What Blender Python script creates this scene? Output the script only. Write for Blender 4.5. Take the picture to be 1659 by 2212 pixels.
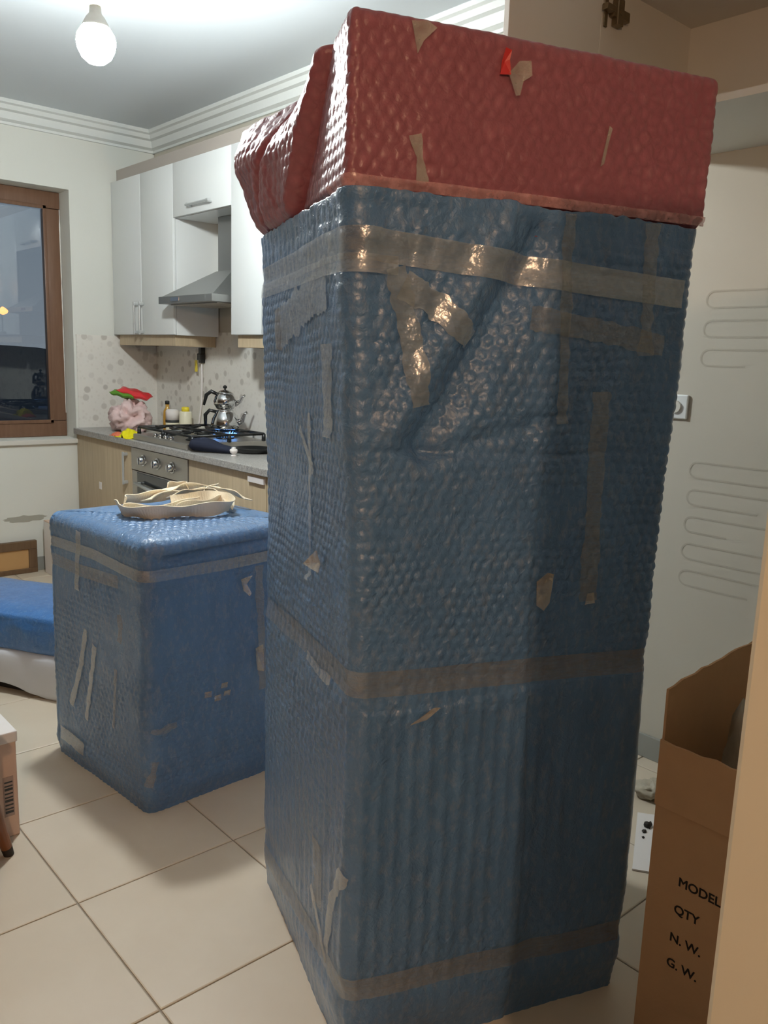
import bpy, bmesh, math, random
import numpy as np
from mathutils import Vector, Matrix

for o in list(bpy.data.objects):
    bpy.data.objects.remove(o)
scene = bpy.context.scene
COL = scene.collection
PI = math.pi

# ------------------------------------------------------------------ camera
CAM_H = 1.376
F_PX = 1794.0
cam_data = bpy.data.cameras.new('camera')
cam_data.sensor_fit = 'VERTICAL'
cam_data.sensor_height = 24.0
cam_data.lens = F_PX / 2212.0 * 24.0
cam_data.clip_start = 0.05
cam_data.clip_end = 500
cam = bpy.data.objects.new('camera', cam_data)
COL.objects.link(cam)
_a, _b, _c = math.radians(48.28), math.radians(-10.39), math.radians(1.96)
fw = Vector((math.cos(_b) * math.cos(_a), math.cos(_b) * math.sin(_a), math.sin(_b)))
r0 = Vector((math.sin(_a), -math.cos(_a), 0))
u0 = r0.cross(fw)
rt = r0 * math.cos(_c) + u0 * math.sin(_c)
up = -r0 * math.sin(_c) + u0 * math.cos(_c)
M = Matrix((rt, up, -fw)).transposed().to_4x4()
M.translation = Vector((0, 0, CAM_H))
cam.matrix_world = M
scene.camera = cam

# ------------------------------------------------------------------ world (dusk sky)
world = bpy.data.worlds.new('dusk')
scene.world = world
world.use_nodes = True
wn = world.node_tree
wn.nodes.clear()
_o = wn.nodes.new('ShaderNodeOutputWorld')
_bg = wn.nodes.new('ShaderNodeBackground')
_tc = wn.nodes.new('ShaderNodeTexCoord')
_sx = wn.nodes.new('ShaderNodeSeparateXYZ')
_rp = wn.nodes.new('ShaderNodeValToRGB')
_rp.color_ramp.elements[0].position = 0.0
_rp.color_ramp.elements[0].color = (0.20, 0.22, 0.25, 1)
_rp.color_ramp.elements[1].position = 0.5
_rp.color_ramp.elements[1].color = (0.10, 0.16, 0.22, 1)
wn.links.new(_tc.outputs['Generated'], _sx.inputs[0])
wn.links.new(_sx.outputs['Z'], _rp.inputs[0])
wn.links.new(_rp.outputs[0], _bg.inputs[0])
_bg.inputs[1].default_value = 1.2
wn.links.new(_bg.outputs[0], _o.inputs[0])

# ------------------------------------------------------------------ exposure and lamp strengths
scene.view_settings.view_transform = 'Standard'
scene.view_settings.look = 'None'
scene.view_settings.gamma = 1.0
scene.view_settings.use_curve_mapping = False
scene.view_settings.exposure = 0.0
BULB_POS = (1.22, 2.865, 2.363)
BULB_STRENGTH = 640.0
BULB_COLOR = (0.95, 1.0, 0.98)
HALL_POS = (-0.62, -0.91, 2.0)
HALL_STRENGTH = 1250.0
HALL_COLOR = (1.0, 0.62, 0.36)

# ================================================================== helpers
class MB:
    """collects shapes, then links them as ONE mesh object"""
    def __init__(self):
        self.v = []
        self.f = []
    def add(self, vs, fs):
        n = len(self.v)
        self.v += [tuple(p) for p in vs]
        self.f += [tuple(i + n for i in f) for f in fs]
        return self
    def box(self, x0, x1, y0, y1, z0, z1, b=0.0):
        if b <= 0:
            vs = [(x0, y0, z0), (x1, y0, z0), (x1, y1, z0), (x0, y1, z0), (x0, y0, z1), (x1, y0, z1), (x1, y1, z1), (x0, y1, z1)]
            fs = [(3, 2, 1, 0), (4, 5, 6, 7), (0, 1, 5, 4), (1, 2, 6, 5), (2, 3, 7, 6), (3, 0, 4, 7)]
            return self.add(vs, fs)
        bm = bmesh.new()
        bmesh.ops.create_cube(bm, size=1)
        for v in bm.verts:
            v.co = Vector(((x0 + x1) / 2 + v.co.x * (x1 - x0), (y0 + y1) / 2 + v.co.y * (y1 - y0), (z0 + z1) / 2 + v.co.z * (z1 - z0)))
        bmesh.ops.bevel(bm, geom=bm.edges[:], offset=b, segments=2, affect='EDGES', profile=0.5)
        bm.verts.index_update()
        vs = [v.co.copy() for v in bm.verts]
        fs = [[v.index for v in f.verts] for f in bm.faces]
        bm.free()
        return self.add(vs, fs)
    def prism(self, pts, axis, a0, a1):
        """extrude a 2D outline along an axis ('x','y' or 'z')"""
        def P(p, a):
            if axis == 'x': return (a, p[0], p[1])
            if axis == 'y': return (p[0], a, p[1])
            return (p[0], p[1], a)
        n = len(pts)
        vs = [P(p, a0) for p in pts] + [P(p, a1) for p in pts]
        fs = [(i, (i + 1) % n, n + (i + 1) % n, n + i) for i in range(n)]
        fs += [tuple(range(n - 1, -1, -1)), tuple(range(n, 2 * n))]
        return self.add(vs, fs)
    def tube(self, path, rad, n=8, caps=True, flat=1.0):
        path = [Vector(p) for p in path]
        if not hasattr(rad, '__len__'): rad = [rad] * len(path)
        vs, fs = [], []
        prev = None
        for i, p in enumerate(path):
            t = (path[min(i + 1, len(path) - 1)] - path[max(i - 1, 0)]).normalized()
            if prev is None:
                ref = Vector((0, 0, 1)) if abs(t.z) < 0.9 else Vector((1, 0, 0))
                a = t.cross(ref).normalized()
            else:
                a = (prev - t * prev.dot(t)).normalized()
            prev = a
            b = t.cross(a)
            for k in range(n):
                th = 2 * PI * k / n
                vs.append(p + (a * math.cos(th) + b * math.sin(th) * flat) * rad[i])
        m = len(path)
        for i in range(m - 1):
            for k in range(n):
                fs.append((i * n + k, i * n + (k + 1) % n, (i + 1) * n + (k + 1) % n, (i + 1) * n + k))
        if caps:
            fs.append(tuple(range(n - 1, -1, -1)))
            fs.append(tuple((m - 1) * n + k for k in range(n)))
        return self.add(vs, fs)
    def lathe(self, prof, c, n=28):
        """prof: list of (radius, z) from bottom to top"""
        vs, fs = [], []
        for r_, z in prof:
            for k in range(n):
                th = 2 * PI * k / n
                vs.append((c[0] + r_ * math.cos(th), c[1] + r_ * math.sin(th), c[2] + z))
        m = len(prof)
        for i in range(m - 1):
            for k in range(n):
                fs.append((i * n + k, i * n + (k + 1) % n, (i + 1) * n + (k + 1) % n, (i + 1) * n + k))
        fs.append(tuple(range(n - 1, -1, -1)))
        fs.append(tuple((m - 1) * n + k for k in range(n)))
        return self.add(vs, fs)
    def ribbon(self, pts, wvecs, width, th=0.002):
        """a flat strap along pts; wvecs gives the direction of its width"""
        vs, fs = [], []
        n = len(pts)
        for i in range(n):
            p = Vector(pts[i]); w = Vector(wvecs[i]).normalized()
            t = (Vector(pts[min(i + 1, n - 1)]) - Vector(pts[max(i - 1, 0)])).normalized()
            nn = t.cross(w).normalized()
            for sw, sn in ((-1, -1), (1, -1), (1, 1), (-1, 1)):
                vs.append(p + w * sw * width / 2 + nn * sn * th / 2)
        for i in range(n - 1):
            for k in range(4):
                fs.append((i * 4 + k, i * 4 + (k + 1) % 4, (i + 1) * 4 + (k + 1) % 4, (i + 1) * 4 + k))
        fs.append((3, 2, 1, 0)); fs.append(tuple((n - 1) * 4 + k for k in range(4)))
        return self.add(vs, fs)
    def build(self, name, material, parent=None, smooth=False, **kw):
        return mesh_obj(name, self.v, self.f, material, parent, smooth, **kw)

def world_loc(o):
    p = Vector(o.location)
    while o.parent is not None:
        o = o.parent
        p += Vector(o.location)
    return p

def mesh_obj(name, vs, fs, material, parent=None, smooth=False, origin=None, autosmooth=False):
    vs = np.asarray(vs, dtype=np.float64)
    if origin is None:
        lo, hi = vs.min(0), vs.max(0)
        origin = Vector(((lo[0] + hi[0]) / 2, (lo[1] + hi[1]) / 2, lo[2]))
    origin = Vector(origin)
    me = bpy.data.meshes.new(name)
    loc = vs - np.array(origin)
    if isinstance(fs, np.ndarray):
        nf = len(fs)
        me.vertices.add(len(loc)); me.loops.add(nf * 4); me.polygons.add(nf)
        me.vertices.foreach_set('co', loc.astype(np.float32).ravel())
        me.polygons.foreach_set('loop_start', np.arange(0, nf * 4, 4, dtype=np.int32))
        me.loops.foreach_set('vertex_index', fs.astype(np.int32).ravel())
        me.update(calc_edges=True)
        me.validate()
    else:
        me.from_pydata([tuple(p) for p in loc], [], fs)
        me.update()
    if material is not None:
        me.materials.append(material)
    if smooth:
        me.polygons.foreach_set('use_smooth', np.ones(len(me.polygons), dtype=bool))
    if autosmooth:
        me.polygons.foreach_set('use_smooth', np.ones(len(me.polygons), dtype=bool))
        try:
            me.set_sharp_from_angle(angle=math.radians(38))
        except Exception:
            pass
    o = bpy.data.objects.new(name, me)
    COL.objects.link(o)
    if parent is not None:
        o.parent = parent
        o.location = origin - world_loc(parent)
    else:
        o.location = origin
    return o

def tag(o, label=None, cat=None, group=None, kind=None):
    if label: o['label'] = label
    if cat: o['category'] = cat
    if group: o['group'] = group
    if kind: o['kind'] = kind
    return o

def thing(name, label, cat, loc, group=None, kind=None):
    o = bpy.data.objects.new(name, None)
    o.empty_display_size = 0.05
    COL.objects.link(o)
    o.location = loc
    return tag(o, label, cat, group, kind)

# ------------------------------------------------------------------ numpy noise
def _hash(ix, iy, seed):
    h = (ix.astype(np.int64) * 374761393 + iy.astype(np.int64) * 668265263 + seed * 974634777) & 0x7fffffff
    h = ((h ^ (h >> 13)) * 1274126177) & 0x7fffffff
    h = h ^ (h >> 16)
    return (h & 0xffff) / 65535.0

def vnoise(x, y, seed=0):
    x = np.asarray(x, float); y = np.asarray(y, float)
    ix = np.floor(x); iy = np.floor(y)
    fx = x - ix; fy = y - iy
    fx = fx * fx * (3 - 2 * fx); fy = fy * fy * (3 - 2 * fy)
    a = _hash(ix, iy, seed); b = _hash(ix + 1, iy, seed)
    c = _hash(ix, iy + 1, seed); d = _hash(ix + 1, iy + 1, seed)
    return (a * (1 - fx) + b * fx) * (1 - fy) + (c * (1 - fx) + d * fx) * fy - 0.5

def fbm(x, y, seed=0, octv=4):
    s = 0; a = 1.0
    for i in range(octv):
        s = s + a * vnoise(x * 2 ** i, y * 2 ** i, seed + i * 17)
        a *= 0.5
    return s

def smooth01(x):
    x = np.clip(x, 0, 1)
    return x * x * (3 - 2 * x)

def bubbles(s, t, p):
    """dome height field of hexagonal bubble wrap, 0..1"""
    hh = p * 0.866
    row0 = np.round(t / hh)
    best = np.full(np.broadcast(s, t).shape, 9.0)
    for dr in (-1, 0, 1):
        row = row0 + dr
        off = 0.5 * np.mod(row, 2)
        cx = np.round(s / p - off) + off
        d2 = (s - cx * p) ** 2 + (t - row * hh) ** 2
        best = np.minimum(best, d2)
    return np.clip(1 - best / (0.47 * p) ** 2, 0, 1) ** 0.6

# ------------------------------------------------------------------ materials
def nodes_of(name):
    m = bpy.data.materials.new(name)
    m.use_nodes = True
    nt = m.node_tree
    bs = nt.nodes['Principled BSDF']
    return m, nt, bs

def srgb(r_, g, b):
    def f(c):
        c /= 255.0
        return c / 12.92 if c <= 0.04045 else ((c + 0.055) / 1.055) ** 2.4
    return (f(r_), f(g), f(b), 1)

def mixc(nt, fac, a, b):
    n = nt.nodes.new('ShaderNodeMix'); n.data_type = 'RGBA'
    for s_, val in ((n.inputs[0], fac), (n.inputs[6], a), (n.inputs[7], b)):
        if hasattr(val, 'links') or hasattr(val, 'is_linked'):
            nt.links.new(val, s_)
        else:
            s_.default_value = val
    return n.outputs[2]

def texnoise(nt, scale, detail=3, rough=0.55, vec=None, dist=0.0, stretch=None):
    n = nt.nodes.new('ShaderNodeTexNoise')
    n.inputs['Scale'].default_value = scale
    n.inputs['Detail'].default_value = detail
    n.inputs['Roughness'].default_value = rough
    n.inputs['Distortion'].default_value = dist
    tc = nt.nodes.new('ShaderNodeTexCoord')
    src = vec or tc.outputs['Object']
    if stretch:
        mp = nt.nodes.new('ShaderNodeMapping')
        mp.inputs['Scale'].default_value = stretch
        nt.links.new(src, mp.inputs[0]); src = mp.outputs[0]
    nt.links.new(src, n.inputs['Vector'])
    return n.outputs['Fac']

def ramp(nt, fac, p0, p1, c0=(0, 0, 0, 1), c1=(1, 1, 1, 1)):
    n = nt.nodes.new('ShaderNodeValToRGB')
    n.color_ramp.elements[0].position = p0; n.color_ramp.elements[0].color = c0
    n.color_ramp.elements[1].position = p1; n.color_ramp.elements[1].color = c1
    nt.links.new(fac, n.inputs[0])
    return n.outputs[0]

def bump(nt, bs, height, strength=0.2, dist=0.01):
    n = nt.nodes.new('ShaderNodeBump')
    n.inputs['Strength'].default_value = strength
    n.inputs['Distance'].default_value = dist
    nt.links.new(height, n.inputs['Height'])
    nt.links.new(n.outputs[0], bs.inputs['Normal'])

def plain(name, col, rough=0.6, metal=0.0, var=0.06, scale=8, bmp=0.0, spec=0.5, coat=0.0, stretch=None, bscale=60):
    m, nt, bs = nodes_of(name)
    dark = tuple(c * (1 - var) for c in col[:3]) + (1,)
    light = tuple(min(1, c * (1 + var)) for c in col[:3]) + (1,)
    nz = texnoise(nt, scale, stretch=stretch)
    nt.links.new(mixc(nt, nz, dark, light), bs.inputs['Base Color'])
    bs.inputs['Roughness'].default_value = rough
    bs.inputs['Metallic'].default_value = metal
    bs.inputs['Specular IOR Level'].default_value = spec
    bs.inputs['Coat Weight'].default_value = coat
    if bmp > 0:
        bump(nt, bs, texnoise(nt, bscale, 4), bmp, 0.004)
    return m

def wrap_mat(name, base, scuff, rough=0.3, cell=0.0, bmp=0.35, coat=0.25):
    m, nt, bs = nodes_of(name)
    n1 = texnoise(nt, 14, 5, 0.6, stretch=(1, 1, 0.35))
    n2 = texnoise(nt, 70, 4, 0.65, stretch=(1, 1, 0.5))
    dark = tuple(c * 0.70 for c in base[:3]) + (1,)
    light = tuple(min(1, c * 1.25) for c in base[:3]) + (1,)
    c1 = mixc(nt, n1, dark, light)
    f2 = ramp(nt, n2, 0.50, 0.80)
    mul = nt.nodes.new('ShaderNodeMath'); mul.operation = 'MULTIPLY'; mul.inputs[1].default_value = 0.45
    nt.links.new(f2, mul.inputs[0])
    col = mixc(nt, mul.outputs[0], c1, scuff)
    hsrc = texnoise(nt, 95, 5, 0.6, dist=0.6)
    rg_ = texnoise(nt, 34, 3, 0.55, dist=0.5)
    sb = nt.nodes.new('ShaderNodeMath'); sb.operation = 'SUBTRACT'; sb.inputs[1].default_value = 0.5
    ab = nt.nodes.new('ShaderNodeMath'); ab.operation = 'ABSOLUTE'
    ml_ = nt.nodes.new('ShaderNodeMath'); ml_.operation = 'MULTIPLY_ADD'; ml_.inputs[1].default_value = -2.6
    nt.links.new(rg_, sb.inputs[0]); nt.links.new(sb.outputs[0], ab.inputs[0]); nt.links.new(ab.outputs[0], ml_.inputs[0]); nt.links.new(hsrc, ml_.inputs[2])
    hsrc = ml_.outputs[0]
    if cell > 0:
        tc = nt.nodes.new('ShaderNodeTexCoord')
        vo = nt.nodes.new('ShaderNodeTexVoronoi'); vo.feature = 'DISTANCE_TO_EDGE'
        vo.inputs['Scale'].default_value = 1.0 / cell
        nt.links.new(tc.outputs['Object'], vo.inputs['Vector'])
        rr = ramp(nt, vo.outputs['Distance'], 0.0, 0.42)
        edge = tuple(c * 0.80 for c in base[:3]) + (1,)
        col = mixc(nt, rr, edge, col)
        ad = nt.nodes.new('ShaderNodeMath'); ad.operation = 'ADD'
        nt.links.new(rr, ad.inputs[0]); nt.links.new(hsrc, ad.inputs[1])
        hsrc = ad.outputs[0]
    nt.links.new(col, bs.inputs['Base Color'])
    bs.inputs['Roughness'].default_value = rough
    bs.inputs['Coat Weight'].default_value = coat
    bs.inputs['Coat Roughness'].default_value = 0.32
    bump(nt, bs, hsrc, bmp, 0.0035)
    return m

def film_mat(name, col, alpha, rough=0.14, streak=True, gloss=0.10):
    """thin clear film: mostly see-through, a little haze, a glossy face"""
    m, nt, bs = nodes_of(name)
    bs.inputs['Base Color'].default_value = col
    bs.inputs['Roughness'].default_value = 0.35
    out = [n for n in nt.nodes if n.type == 'OUTPUT_MATERIAL'][0]
    nz = texnoise(nt, 40, 4, 0.6, stretch=(1, 1, 6) if streak else None)
    ml = nt.nodes.new('ShaderNodeMapRange')
    ml.inputs['From Min'].default_value = 0.3; ml.inputs['From Max'].default_value = 0.7
    ml.inputs['To Min'].default_value = alpha * 0.4
    ml.inputs['To Max'].default_value = min(1, alpha * 1.6)
    nt.links.new(nz, ml.inputs['Value'])
    tr = nt.nodes.new('ShaderNodeBsdfTransparent')
    gl = nt.nodes.new('ShaderNodeBsdfGlossy'); gl.inputs['Roughness'].default_value = rough
    bp = nt.nodes.new('ShaderNodeBump'); bp.inputs['Strength'].default_value = 0.8; bp.inputs['Distance'].default_value = 0.002
    nt.links.new(texnoise(nt, 110, 4), bp.inputs['Height'])
    nt.links.new(bp.outputs[0], gl.inputs['Normal'])
    m1 = nt.nodes.new('ShaderNodeMixShader'); m2 = nt.nodes.new('ShaderNodeMixShader')
    nt.links.new(ml.outputs[0], m1.inputs[0]); nt.links.new(tr.outputs[0], m1.inputs[1]); nt.links.new(bs.outputs[0], m1.inputs[2])
    m2.inputs[0].default_value = gloss
    nt.links.new(m1.outputs[0], m2.inputs[1]); nt.links.new(gl.outputs[0], m2.inputs[2])
    nt.links.new(m2.outputs[0], out.inputs[0])
    return m

def emit_mat(name, col, strength):
    m, nt, bs = nodes_of(name)
    bs.inputs['Base Color'].default_value = (0.8, 0.8, 0.8, 1)
    bs.inputs['Emission Color'].default_value = tuple(col[:3]) + (1,)
    bs.inputs['Emission Strength'].default_value = strength
    return m

def wood_mat(name, c0, c1, rough=0.5, scale=6, stretch=(8, 8, 0.6), spec=0.4):
    m, nt, bs = nodes_of(name)
    n1 = texnoise(nt, scale, 6, 0.6, stretch=stretch, dist=0.4)
    n2 = texnoise(nt, 2.2, 2)
    c = mixc(nt, ramp(nt, n1, 0.3, 0.7), c0, c1)
    nt.links.new(mixc(nt, ramp(nt, n2, 0.35, 0.75, (0, 0, 0, 1), (0.5, 0.5, 0.5, 1)), c, tuple(x * 0.85 for x in c0[:3]) + (1,)), bs.inputs['Base Color'])
    bs.inputs['Roughness'].default_value = rough
    bs.inputs['Specular IOR Level'].default_value = spec
    bump(nt, bs, n1, 0.08, 0.002)
    return m

MT = {}
MT['wall'] = plain('wall_paint', srgb(222, 224, 217), 0.75, var=0.03, scale=2.5, bmp=0.06, spec=0.3)
MT['niche'] = plain('dull_niche_paint', srgb(200, 195, 182), 0.8, var=0.04, scale=3, bmp=0.06, spec=0.2)
MT['hall'] = plain('hall_paint', srgb(118, 108, 98), 0.8, var=0.03, scale=2.5, spec=0.3)
MT['ceiling'] = plain('ceiling_paint', srgb(214, 221, 226), 0.85, var=0.02, scale=2, spec=0.2)
MT['mold'] = plain('plaster_moulding', srgb(224, 228, 226), 0.7, var=0.02, spec=0.3)
MT['jamb'] = plain('doorway_paint', srgb(204, 200, 184), 0.55, var=0.03, scale=3, bmp=0.05, spec=0.4)
MT['grout'] = plain('tile_grout', srgb(150, 140, 126), 0.9, var=0.1, scale=30)
MT['skirting'] = plain('skirting_tile', srgb(150, 152, 146), 0.4, var=0.08)
MT['white_gloss'] = plain('white_gloss_board', srgb(228, 232, 232), 0.28, var=0.015, scale=3, spec=0.5)
MT['white_matte'] = plain('white_melamine', srgb(214, 212, 204), 0.5, var=0.02)
MT['beige_wood'] = wood_mat('light_oak_laminate', srgb(196, 178, 148), srgb(176, 158, 130), 0.45)
MT['plinth'] = plain('plinth_laminate', srgb(120, 108, 92), 0.5)
MT['cornice'] = plain('taupe_cornice', srgb(172, 164, 156), 0.5, var=0.03)
MT['steel'] = plain('brushed_steel', srgb(176, 172, 164), 0.35, 0.85, var=0.05, scale=30, stretch=(1, 1, 20))
MT['hood'] = plain('hood_steel', srgb(150, 152, 150), 0.38, 0.7, var=0.04, scale=12)
MT['chrome'] = plain('polished_steel', srgb(205, 205, 205), 0.1, 1.0, var=0.02)
MT['handle'] = plain('satin_handle', srgb(200, 204, 204), 0.3, 0.5, var=0.02)
MT['black'] = plain('black_enamel', srgb(26, 28, 29), 0.35, var=0.1)
MT['dark_glass'] = plain('oven_glass', srgb(38, 42, 44), 0.08, var=0.05, coat=0.5)
MT['granite'] = None
MT['cloth_navy'] = plain('navy_cloth', srgb(44, 48, 62), 0.95, var=0.15, scale=30, bmp=0.3, spec=0.1)
MT['cloth_yellow'] = plain('yellow_cloth', srgb(226, 214, 40), 0.9, var=0.08, scale=20, bmp=0.3, spec=0.1)
MT['cloth_coral'] = plain('coral_cloth', srgb(226, 126, 96), 0.9, var=0.08, scale=20, bmp=0.3, spec=0.1)
MT['pink_bag'] = plain('pink_plastic_bag', srgb(222, 196, 194), 0.4, var=0.12, scale=18, bmp=0.4)
MT['packet_red'] = plain('red_packet', srgb(214, 44, 52), 0.3, var=0.1, coat=0.3)
MT['packet_green'] = plain('green_packet', srgb(88, 140, 40), 0.35, var=0.1)
MT['cream'] = plain('cream_plastic', srgb(236, 232, 206), 0.4, var=0.03)
MT['oil'] = plain('amber_bottle', srgb(196, 150, 64), 0.2, var=0.1, coat=0.4)
MT['lid_yellow'] = plain('yellow_lid', srgb(240, 220, 60), 0.4, var=0.03)
MT['label_dark'] = plain('dark_label', srgb(52, 56, 58), 0.5)
MT['brown_frame'] = wood_mat('brown_window_laminate', srgb(128, 98, 78), srgb(112, 82, 64), 0.35, 5, (10, 10, 0.8))
MT['foam'] = plain('white_sealant', srgb(236, 236, 230), 0.7)
MT['cardboard'] = plain('brown_cardboard', srgb(206, 166, 128), 0.85, var=0.07, scale=14, bmp=0.12, spec=0.15, bscale=120)
MT['cardboard_dark'] = plain('cardboard_inside', srgb(140, 108, 76), 0.9, var=0.07, scale=14, spec=0.1)
MT['ink'] = plain('printed_ink', srgb(38, 30, 26), 0.8, var=0.2, scale=90)
MT['white_card'] = plain('white_cardboard', srgb(232, 228, 226), 0.6, var=0.03)
MT['pink_card'] = plain('pink_cardboard', srgb(214, 186, 168), 0.7, var=0.05)
MT['red_print'] = plain('red_print', srgb(214, 70, 96), 0.6)
MT['leg_wood'] = wood_mat('stained_leg_wood', srgb(150, 88, 44), srgb(118, 66, 32), 0.4, 8, (10, 10, 1))
MT['frame_dark'] = wood_mat('dark_frame_wood', srgb(112, 88, 64), srgb(94, 72, 52), 0.5)
MT['tan_board'] = plain('tan_board', srgb(186, 146, 96), 0.7, var=0.06)
MT['dark_tip'] = plain('dark_rubber', srgb(40, 32, 26), 0.7)
MT['strap'] = plain('beige_webbing', srgb(238, 224, 198), 0.85, var=0.06, scale=60, bmp=0.4, spec=0.15, bscale=220)
MT['blue'] = wrap_mat('blue_bubble_wrap', srgb(87, 125, 169), srgb(152, 157, 166), 0.24, bmp=0.75, coat=0.5)
MT['blue_bright'] = wrap_mat('bright_blue_bubble_wrap', srgb(62, 114, 176), srgb(120, 154, 196), 0.26, bmp=0.6)
MT['red'] = wrap_mat('red_bubble_wrap', srgb(160, 94, 106), srgb(190, 146, 148), 0.34, cell=0.024, bmp=0.30, coat=0.12)
MT['pink_edge'] = film_mat('pink_tape_edge', srgb(220, 164, 166), 0.42, streak=False, gloss=0.04)
MT['tape'] = film_mat('clear_packing_tape', srgb(196, 206, 218), 0.15, rough=0.2, gloss=0.2)
MT['tape_faint'] = film_mat('faint_packing_tape', srgb(184, 184, 180), 0.13, gloss=0.06)  # greyer, with lower alpha and less gloss than the clear tape
MT['scrap'] = film_mat('torn_tape_scrap', srgb(206, 198, 186), 0.33, 0.2, False)
MT['scrap_red'] = plain('red_tape_scrap', srgb(206, 52, 50), 0.35)
MT['white_foam_sheet'] = plain('white_foam_sheet', srgb(208, 214, 224), 0.7, var=0.03, scale=10, bmp=0.1)
MT['gap_shade'] = plain('painted_gap_shade', srgb(40, 40, 42), 0.9)
MT['grey_bag'] = plain('grey_plastic_bag', srgb(176, 168, 150), 0.45, var=0.12, scale=20, bmp=0.4)
MT['brass'] = plain('aged_hinge_metal', srgb(138, 124, 98), 0.4, 0.8, var=0.15, scale=40)
MT['stain'] = plain('dust_stain', srgb(184, 178, 164), 0.9, var=0.08, scale=40)
MT['night_ground'] = plain('night_ground', srgb(60, 62, 70), 0.9)
MT['night_wall'] = plain('night_building', srgb(110, 106, 108), 0.9)

def granite():
    m, nt, bs = nodes_of('grey_granite')
    n1 = texnoise(nt, 160, 3); n2 = texnoise(nt, 50, 3)
    c = mixc(nt, ramp(nt, n1, 0.35, 0.65), srgb(140, 138, 134), srgb(186, 184, 180))
    nt.links.new(mixc(nt, ramp(nt, n2, 0.55, 0.7, (0, 0, 0, 1), (0.5, 0.5, 0.5, 1)), c, srgb(112, 110, 108)), bs.inputs['Base Color'])
    bs.inputs['Roughness'].default_value = 0.3
    return m
MT['granite'] = granite()

def floor_tile_mat():
    m, nt, bs = nodes_of('beige_ceramic_tile')
    oi = nt.nodes.new('ShaderNodeObjectInfo')
    n1 = texnoise(nt, 5, 4)
    base = mixc(nt, n1, srgb(206, 192, 172), srgb(222, 211, 193))
    rr = nt.nodes.new('ShaderNodeMath'); rr.operation = 'MULTIPLY'; rr.inputs[1].default_value = 0.25
    nt.links.new(oi.outputs['Random'], rr.inputs[0])
    nt.links.new(mixc(nt, rr.outputs[0], base, srgb(196, 182, 160)), bs.inputs['Base Color'])
    n2 = texnoise(nt, 12, 4)
    mr = nt.nodes.new('ShaderNodeMapRange'); mr.inputs['To Min'].default_value = 0.28; mr.inputs['To Max'].default_value = 0.48
    nt.links.new(n2, mr.inputs['Value']); nt.links.new(mr.outputs[0], bs.inputs['Roughness'])
    return m
MT['tile'] = floor_tile_mat()

def splash_mat():
    """off-white backsplash with a print of scattered grey rosettes"""
    m, nt, bs = nodes_of('printed_backsplash')
    tc = nt.nodes.new('ShaderNodeTexCoord')
    geo = nt.nodes.new('ShaderNodeNewGeometry')
    vo = nt.nodes.new('ShaderNodeTexVoronoi'); vo.inputs['Scale'].default_value = 17; vo.inputs['Randomness'].default_value = 0.8
    nt.links.new(geo.outputs['Position'], vo.inputs['Vector'])
    disc = ramp(nt, vo.outputs['Distance'], 0.30, 0.40, (1, 1, 1, 1), (0, 0, 0, 1))
    vo2 = nt.nodes.new('ShaderNodeTexVoronoi'); vo2.inputs['Scale'].default_value = 34
    nt.links.new(geo.outputs['Position'], vo2.inputs['Vector'])
    disc2 = ramp(nt, vo2.outputs['Distance'], 0.2, 0.34, (0.5, 0.5, 0.5, 1), (0, 0, 0, 1))
    mul = nt.nodes.new('ShaderNodeMath'); mul.operation = 'MULTIPLY'
    sx = nt.nodes.new('ShaderNodeSeparateColor'); nt.links.new(vo.outputs['Color'], sx.inputs[0])
    nt.links.new(disc, mul.inputs[0]); nt.links.new(sx.outputs[0], mul.inputs[1])
    c = mixc(nt, disc2, srgb(228, 226, 219), srgb(216, 212, 204))
    c = mixc(nt, mul.outputs[0], c, srgb(194, 190, 182))
    nt.links.new(c, bs.inputs['Base Color'])
    bs.inputs['Roughness'].default_value = 0.3
    return m
MT['splash'] = splash_mat()

def glass_mat():
    m, nt, bs = nodes_of('window_glass')
    nt.nodes.remove(bs)
    out = [n for n in nt.nodes if n.type == 'OUTPUT_MATERIAL'][0]
    tr = nt.nodes.new('ShaderNodeBsdfTransparent'); tr.inputs[0].default_value = (0.86, 0.9, 0.92, 1)
    gl = nt.nodes.new('ShaderNodeBsdfGlossy'); gl.inputs['Roughness'].default_value = 0.01
    fr = nt.nodes.new('ShaderNodeFresnel'); fr.inputs[0].default_value = 1.7
    mx = nt.nodes.new('ShaderNodeMixShader')
    nt.links.new(fr.outputs[0], mx.inputs[0]); nt.links.new(tr.outputs[0], mx.inputs[1]); nt.links.new(gl.outputs[0], mx.inputs[2])
    nt.links.new(mx.outputs[0], out.inputs[0])
    return m
MT['glass'] = glass_mat()

# ================================================================== the setting
XW, YW = 2.587, 5.227          # kitchen wall, window wall
X0, Y0 = -4.2, -4.2            # far sides of the flat behind the camera
CEIL = 2.73
S_T = 0.452
TX0, TY0 = 0.700 - 5 * S_T, 1.897 - 6 * S_T
floor = MB().box(X0 - .1, XW + .1, Y0 - .1, YW + .1, -0.1, -0.004).box(X0, TX0, Y0, YW, -.004, -.0005).box(TX0, XW, Y0, TY0, -.004, -.0005).build('floor', MT['grout'])
tag(floor, 'beige square ceramic tile floor with thin grout lines', kind='structure')

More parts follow.
